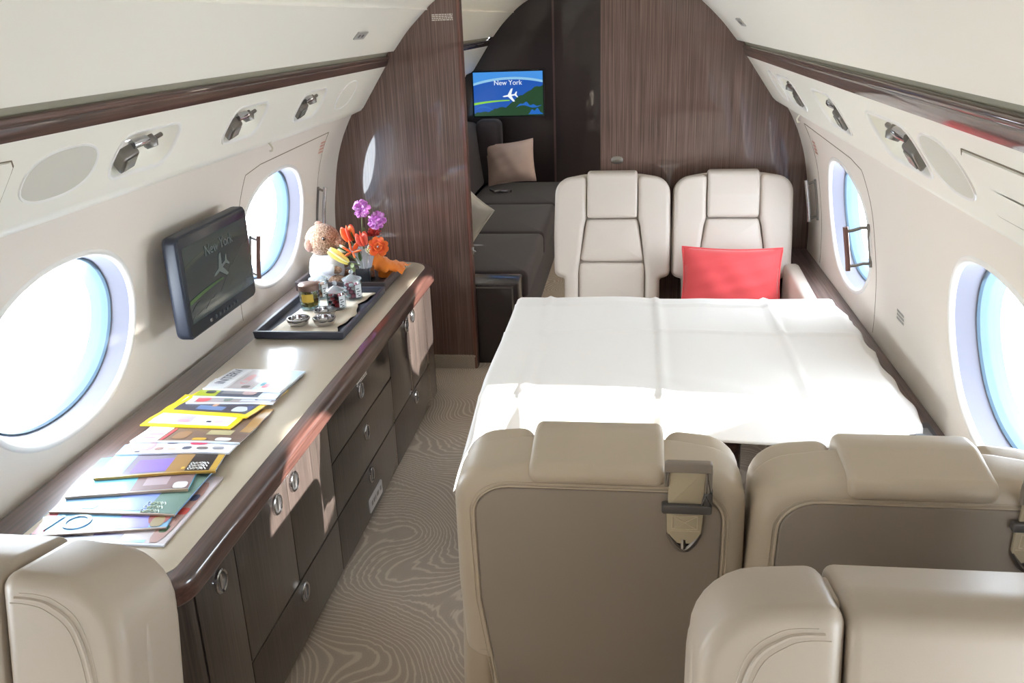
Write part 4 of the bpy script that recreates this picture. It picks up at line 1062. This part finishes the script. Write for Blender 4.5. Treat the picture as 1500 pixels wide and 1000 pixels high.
# yellow lily bud pointing at the bear
root = empty('yellow_lily', (-.86, 3.40, .70), 'yellow half-open lily bud leaning out of the vase towards the teddy bear', 'flower')
mb = MB(); c0 = Vector((-.835, 3.43, .735)); dd = Vector((-.80, -.10, .62)).normalized()
for k in range(5):
    an = 2*PI*k/5; a = dd.orthogonal().normalized(); b = dd.cross(a); rad = a*math.cos(an)+b*math.sin(an)
    petal(mb, c0+rad*.006, dd+rad*.05, .098, .0125, .006, mi=k % 2, roll=an, nu=12, nv=10)
put(mb.build('petals', [mat('lily_yellow', (240, 224, 120), .5), mat('lily_cream', (244, 236, 176), .5)], ang=180), root)
mb = MB(); mb.tube([tuple(c0+dd*.082), tuple(c0+dd*.105)], [.003, .0012], 8); put(mb.build('petal_tip', mat('tip_grey', (190, 196, 200), .5)), root)
mb = MB(); mb.tube([tuple(c0+dd*.004), (-.81, 3.465, .72), (-.797, 3.49, .705)], .003, 7)
for p_, d_ in (((-.825, 3.44, .725), (.3, -.5, -.6)), ((-.83, 3.435, .73), (.5, -.6, -.1))): petal(mb, p_, d_, .035, .010, .0015, roll=.4)
put(mb.build('stem', STEMM), root)
# orange folded cloth on the tray
root = empty('orange_napkin', (-.70, 3.60, ZT+.04), 'orange crumpled napkin spread on the tray behind the flower vase', 'napkin')
mb = MB(); rows = []
for i in range(15):
    u = i/14; x = -.775+.135*u; rows.append([(x+.008*math.sin(k*.9), 3.535+.14*k/8+.01*math.sin(i*.8), ZT+.050+(.062*(1-u)**1.6+.010)*math.sin(PI*k/8)**.7+.006*math.sin(i*1.7+k*1.9)-.008*u) for k in range(9)])
mb.grid(rows); o = put(mb.build('napkin_cloth', mat('napkin_orange', (246, 138, 40), .55, sheen=.3), ang=60), root)
q = o.modifiers.new('t', 'SOLIDIFY'); q.thickness = .002
mb = MB(); rbox(mb, -.76, -.68, 3.56, 3.66, ZT+.007, ZT+.055, .02); put(mb.build('folded_core', MATS['napkin_orange'], ang=60), root)

# ------------------------------------------------------------------ magazines
MAGS = [
 # near-left, near-right (at z .64), depth, thickness, spine, base, label, blocks (s0,s1,t0,t1,colour), text; cyan on covers is partly painted sky reflection
 ((-.967, 1.495), (-.649, 1.498), .30, .006, (206, 210, 220), (196, 186, 190), 'patterned magazine at the bottom of the row, nearest the camera',
  [(.0, .5, 0, .08, (60, 60, 80)), (.45, .66, .05, .12, (70, 60, 110)), (.85, .97, .0, .9, (170, 130, 120)), (.5, .85, 0, .05, (150, 214, 236)), (.88, .94, .15, .25, (60, 90, 50)), (.90, .97, .4, .5, (190, 60, 50)), (.9, .96, .6, .7, (50, 56, 90))], None),
 ((-.962, 1.511), (-.679, 1.565), .235, .005, (168, 150, 140), (128, 186, 226), 'blue magazine with pale letters and red printed edges, second from the near end',
  [(.0, .08, 0, 1, (176, 70, 84)), (.60, .86, .02, .5, (136, 128, 214)), (.82, 1.0, .06, .6, (150, 66, 60)), (.86, .96, .02, .2, (150, 130, 84)), (.4, .9, .44, .6, (196, 70, 74))], ('VO', .09, .13, .20, (190, 226, 244))),
 ((-.986, 1.612), (-.688, 1.619), .225, .006, (172, 152, 136), (120, 170, 214), 'blue and sage-green magazine with white script title, third from the near end',
  [(.72, 1.0, .0, 1, (112, 142, 132)), (.45, .75, .05, .45, (132, 156, 226)), (.22, .34, .06, .18, (170, 196, 232))], ('script', .80, .12, .35, (214, 226, 214))),
 ((-.989, 1.677), (-.713, 1.734), .225, .008, (176, 156, 134), (112, 192, 222), 'magazine tinted turquoise partly by painted sky reflection, with misty brown mountain cover, fourth from the near end',
  [(.52, 1.0, .0, 1, (136, 112, 112)), (.6, .8, .12, .3, (170, 150, 156)), (.86, .98, .02, .16, (226, 226, 226))], None),
 ((-.972, 1.767), (-.689, 1.83), .225, .008, (190, 152, 72), (126, 118, 132), 'thick gold-spined magazine with purple picture and white title',
  [(.0, .22, 0, 1, (150, 190, 226)), (.28, .62, .05, .42, (128, 104, 190)), (.58, .75, .0, 1, (156, 120, 72)), (.74, .94, .0, 1, (58, 48, 44)), (.945, 1.0, .0, 1, (198, 160, 70)), (.70, .73, .06, .12, (224, 180, 80))], ('script', .84, .14, .30, (236, 236, 236))),
 ((-.989, 1.896), (-.695, 1.922), .235, .006, (222, 226, 240), (232, 232, 236), 'white catalogue magazine with rows of small product pictures and a crimson block',
  [(.16, .28, .08, .3, (214, 150, 160)), (.15, .2, .02, .06, (60, 60, 80)), (.30, .38, .08, .16, (150, 120, 116)), (.42, .50, .08, .14, (210, 170, 160)), (.55, .63, .08, .17, (96, 96, 110)), (.68, .78, .08, .15, (120, 110, 110)), (.82, .92, .09, .16, (150, 150, 160)), (.58, .74, .22, .32, (206, 44, 84)), (.36, .46, .26, .32, (80, 70, 90)), (.8, .94, .26, .32, (70, 70, 80))], None),
 ((-.993, 1.971), (-.691, 1.977), .245, .006, (216, 226, 240), (118, 96, 84), 'brown-cover magazine with pink script masthead on a white strip',
  [(.0, .24, 0, 1, (232, 222, 228)), (.06, .2, .08, .12, (226, 130, 144)), (.08, .24, .2, .24, (226, 130, 144)), (.26, .29, .02, .4, (222, 80, 90)), (.34, .48, .06, .3, (146, 112, 84)), (.55, .68, .02, .10, (200, 160, 70)), (.62, .85, .2, .34, (176, 166, 130)), (.76, .90, .02, .12, (216, 220, 222)), (.9, 1.0, .3, 1, (170, 130, 70))], None),
 ((-1.022, 2.075), (-.751, 2.06), .235, .005, (246, 206, 40), (250, 214, 44), 'yellow-bordered magazine with a white cover picture',
  [(.06, .94, .05, .94, (232, 230, 236)), (.28, .5, .10, .3, (176, 170, 180)), (.35, .48, .10, .18, (222, 150, 160)), (.66, .72, .13, .17, (50, 50, 70)), (.74, .84, .12, .2, (226, 190, 196))], None),
 ((-1.001, 2.168), (-.737, 2.135), .235, .005, (246, 206, 40), (250, 214, 44), 'yellow-bordered magazine with a dark cover picture',
  [(.06, .94, .07, .94, (78, 74, 84)), (.3, .62, .14, .26, (108, 130, 170)), (.44, .5, .24, .34, (196, 150, 120)), (.72, .9, .12, .3, (200, 206, 214)), (.84, .92, .2, .34, (70, 80, 130))], None),
 ((-.959, 2.218), (-.70, 2.232), .22, .005, (226, 232, 246), (170, 160, 160), 'white-spined magazine with a red masthead under the two farthest ones',
  [(.0, .08, 0, 1, (226, 226, 230)), (.08, .24, .03, .3, (214, 90, 96)), (.6, .95, .04, .3, (206, 206, 212)), (.4, .5, .05, .3, (120, 130, 120)), (.75, .8, .1, .4, (90, 90, 110))], None),
 ((-.961, 2.268), (-.705, 2.263), .22, .005, (216, 226, 246), (92, 96, 110), 'dark grey magazine with lime-green corner block, second farthest in the row',
  [(.0, .26, 0, 1, (176, 186, 60)), (.10, .22, .10, .2, (60, 60, 50)), (.3, .6, .1, .4, (130, 126, 130)), (.55, .72, .08, .3, (190, 160, 160)), (.78, 1, .0, 1, (206, 216, 232))], None),
 ((-.958, 2.325), (-.711, 2.315), .20, .006, (232, 238, 250), (226, 228, 232), 'white magazine with grey side lettering on top at the far end',
  [(.26, .285, .0, 1, (206, 206, 206)), (.29, .62, .04, .95, (186, 178, 180)), (.36, .46, .25, .7, (206, 150, 150)), (.45, .56, .08, .2, (120, 110, 110)), (.62, 1, .04, .95, (196, 222, 240)), (.70, .78, .12, .3, (214, 90, 110)), (.66, .72, .2, .34, (96, 160, 180))], ('INTERV', .13, .5, .30, (100, 100, 116))),
]
prev = []
def support(x, y):
    z = ZT
    for loc_, H, NS, NT in prev:
        s_, t_ = loc_(x, y)
        if -.012 <= s_ <= 1.012 and -.03 <= t_ <= 1.02:
            s_ = max(0, min(.9999, s_))*NS; t_ = max(0, min(.9999, t_))*NT
            i, j = int(s_), int(t_); a, b = s_-i, t_-j
            z = max(z, (H[i][j]*(1-a)+H[i+1][j]*a)*(1-b)+(H[i][j+1]*(1-a)+H[i+1][j+1]*a)*b)
    return z
for idx, (a, b, dep, th, spc, base, lab, blocks, txt) in enumerate(MAGS):
    th = th*.72
    zt = ZT+.004
    for _ in range(3):
        k = (1.65-zt)/1.01
        A = Vector((.318+(a[0]-.318)*k, a[1]*k)); B_ = Vector((.318+(b[0]-.318)*k, b[1]*k))
        zt = max(support(A.x+.01, A.y+.006), support(B_.x-.01, B_.y+.006), support((A.x+B_.x)/2, (A.y+B_.y)/2+.006))+th+.001
    ux = (B_-A).normalized(); uy = Vector((-ux.y, ux.x)); Wm = (B_-A).length
    NS, NT = 8, 24
    def pos(s_, t_, A=A, ux=ux, uy=uy, Wm=Wm, dep=dep): return A+ux*(s_*Wm)+uy*(t_*dep)
    H = [[support(*pos(i/NS, j/NT))+.0009 for j in range(NT+1)] for i in range(NS+1)]
    # the sheet cannot bend sharply: limit its slope in both directions, then soften
    SL_ = .11
    for _ in range(3):
        for i in range(NS+1):
            for j in range(1, NT+1): H[i][j] = max(H[i][j], H[i][j-1]-SL_*dep/NT)
            for j in range(NT-1, -1, -1): H[i][j] = max(H[i][j], H[i][j+1]-SL_*dep/NT)
        for j in range(NT+1):
            for i in range(1, NS+1): H[i][j] = max(H[i][j], H[i-1][j]-.05*Wm/NS)
            for i in range(NS-1, -1, -1): H[i][j] = max(H[i][j], H[i+1][j]-.05*Wm/NS)
    def hz(s_, t_, H=H, NS=NS, NT=NT):
        s_ = max(0, min(.9999, s_))*NS; t_ = max(0, min(.9999, t_))*NT; i, j = int(s_), int(t_); a_, b_ = s_-i, t_-j
        return (H[i][j]*(1-a_)+H[i+1][j]*a_)*(1-b_)+(H[i][j+1]*(1-a_)+H[i+1][j+1]*a_)*b_
    def G(s_, t_, d, pos=pos, hz=hz):
        p = pos(s_, t_); return (p.x, p.y, hz(s_, t_)+d)
    def slabm(mb, s0, s1, t0, t1, d0, d1, mi=0):
        ss = sorted({s0, s1}|{i/NS for i in range(NS+1) if s0 < i/NS < s1}); tt = sorted({t0, t1}|{j/NT for j in range(NT+1) if t0 < j/NT < t1})
        top = [[G(x_, y_, d1) for y_ in tt] for x_ in ss]; bot = [[G(x_, y_, d0) for y_ in tt] for x_ in ss]
        mb.grid(top, mi); mb.grid([r[::-1] for r in bot], mi)
        per = [(x_, t0) for x_ in ss]+[(s1, y_) for y_ in tt[1:]]+[(x_, t1) for x_ in ss[::-1][1:]]+[(s0, y_) for y_ in tt[::-1][1:-1]]
        mb.grid([[G(x_, y_, d0) for x_, y_ in per], [G(x_, y_, d1) for x_, y_ in per]], mi, True)
    root = empty('magazine', G(.5, .5, 0), lab, 'magazine', 'magazines fanned out along the worktop')
    mb = MB(); slabm(mb, .0, .992, .014, .992, .0004, th-.0005); put(mb.build('pages', WHITE, ang=40), root)
    mats = [mat('cover_%d_%d_%d' % base, base, .38, coat=.18, coatr=.12), mat('spine_%d_%d_%d' % spc, spc, .35, coat=.3)]
    mb = MB(); slabm(mb, 0, 1, 0, 1, th-.0005, th, 0); slabm(mb, 0, 1, 0, 1, 0, .0004, 0); slabm(mb, -.0005, 1, -.008, .014, 0, th+.0001, 1)
    for bi, (s0, s1, t0, t1, c) in enumerate(blocks):
        m_ = mat('ink_%d_%d_%d' % c, c, .38, coat=.18, coatr=.12)
        if m_ not in mats: mats.append(m_)
        d = th+.00015+.00008*bi; mi = mats.index(m_)
        t0 = max(t0, .016)
        if (s1-s0) > .2 or t1 > .9:
            ss = sorted({s0, s1}|{i/NS for i in range(NS+1) if s0 < i/NS < s1}); tt = sorted({t0, t1}|{j/NT for j in range(NT+1) if t0 < j/NT < t1})
            mb.grid([[G(x_, y_, d+.0002) for y_ in tt] for x_ in ss], mi)
        else:
            cs = (s0+s1)/2; ct = (t0+t1)/2
            pts = [G(cs+p, ct+q, d+.0006) for p, q in ellipse(0, 0, (s1-s0)/2, (t1-t0)/2, 14, 3.2)]
            mb.add(pts, [tuple(range(14))], mi)
    cov = put(mb.build('cover', mats, smooth=True, ang=20, fix=False), root)
    if txt:
        tm = mat('ink_%d_%d_%d' % txt[4], txt[4], .4)
        if txt[0] == 'script':
            mb = MB()
            for r_ in range(3):
                s0 = txt[1]-.07
                for k_ in range(6):
                    cs = s0+k_*.026; ct = txt[2]+.075*(r_-1)
                    mb.tube([G(cs+.012*math.cos(t*.9+k_), ct+.026*math.sin(t*.9+k_*2), th+.0012) for t in range(7)], .0009, 5)
            o = put(mb.build('cover_lettering', tm), root)
        else:
            s1_ = txt[1]; ex = (Vector(G(s1_, .8, 0))-Vector(G(s1_, .05, 0))).normalized(); ey = -(Vector(G(1, .3, 0))-Vector(G(0, .3, 0))).normalized()
            if txt[0] == 'VO': ex, ey = -ey, ex
            ez = ex.cross(ey).normalized(); ey = ez.cross(ex)
            M = Matrix((ex, ey, ez)).transposed().to_4x4(); M.translation = Vector(G(s1_+(.10 if txt[0] == 'VO' else 0), txt[2]+.05, th+.0022))
            o = put(text_obj(txt[0], .043 if txt[0] != 'VO' else .085, tm, M, name='cover_lettering', ext=.0002), root)
        o.parent = cov; o.matrix_parent_inverse = Matrix()
    def loc_(x, y, A=A, ux=ux, uy=uy, Wm=Wm, dep=dep):
        v = Vector((x, y))-A; return (v.dot(ux)/Wm, v.dot(uy)/dep)
    prev.append((loc_, [[h+th+.0006 for h in r] for r in H], NS, NT))

# ------------------------------------------------------------------ light: overcast-bright daylight through the windows, low sun from the right
w = bpy.data.worlds.new('world'); S.world = w; w.use_nodes = True
bg = w.node_tree.nodes['Background']; bg.inputs['Color'].default_value = (.86, .93, 1.0, 1); bg.inputs['Strength'].default_value = 9.8
for side in (-1, 1):
    for c in [v for v in WINS[side] if v > -2]:
        L = bpy.data.lights.new('window_portal', 'AREA'); L.shape = 'RECTANGLE'; L.size = .72; L.size_y = .54
        L.cycles.is_portal = True
        o = bpy.data.objects.new('window_portal', L); COL.objects.link(o)
        p, n = prof(WS); q = p+n*.11; o.location = (side*q.x, c, q.y)
        o.rotation_euler = Vector((-side*n.x, 0, -n.y)).to_track_quat('-Z', 'Z').to_euler()
sun = bpy.data.lights.new('sun', 'SUN'); sun.energy = 24.0; sun.angle = math.radians(.8); sun.color = (1, .97, .91)
so_ = bpy.data.objects.new('sun', sun); COL.objects.link(so_)
so_.rotation_euler = Vector((-1.69, .22, -.475)).to_track_quat('-Z', 'Y').to_euler()

# ------------------------------------------------------------------ camera
cam = bpy.data.cameras.new('camera'); co = bpy.data.objects.new('camera', cam); COL.objects.link(co); S.camera = co
cam.sensor_width = 36; cam.lens = 1300/1500*36; cam.clip_start = .02
R = [[0.9911848768445993, 0.12793097248490326, -0.03444134424820331], [0.01135947597904495, -0.3410680703329737, -0.9399699642567432], [-0.13199811445637327, 0.9312927776367691, -0.3395147420975318]]
Xc, Dc, Fc = [Vector(r) for r in R]      # image right, image down, forward in world axes
M = Matrix((Xc, -Dc, -Fc)).transposed().to_4x4(); M.translation = Vector((.318, 0, 1.65)); co.matrix_world = M
S.view_settings.view_transform = 'Standard'; S.view_settings.look = 'None'; S.view_settings.gamma = 1; S.view_settings.use_curve_mapping = False
S.view_settings.exposure = EXPO
S.cycles.max_bounces = 12; S.cycles.diffuse_bounces = 8; S.cycles.glossy_bounces = 4; S.cycles.transparent_max_bounces = 12; S.cycles.transmission_bounces = 8
S.cycles.sample_clamp_indirect = 6; S.cycles.use_denoising = True
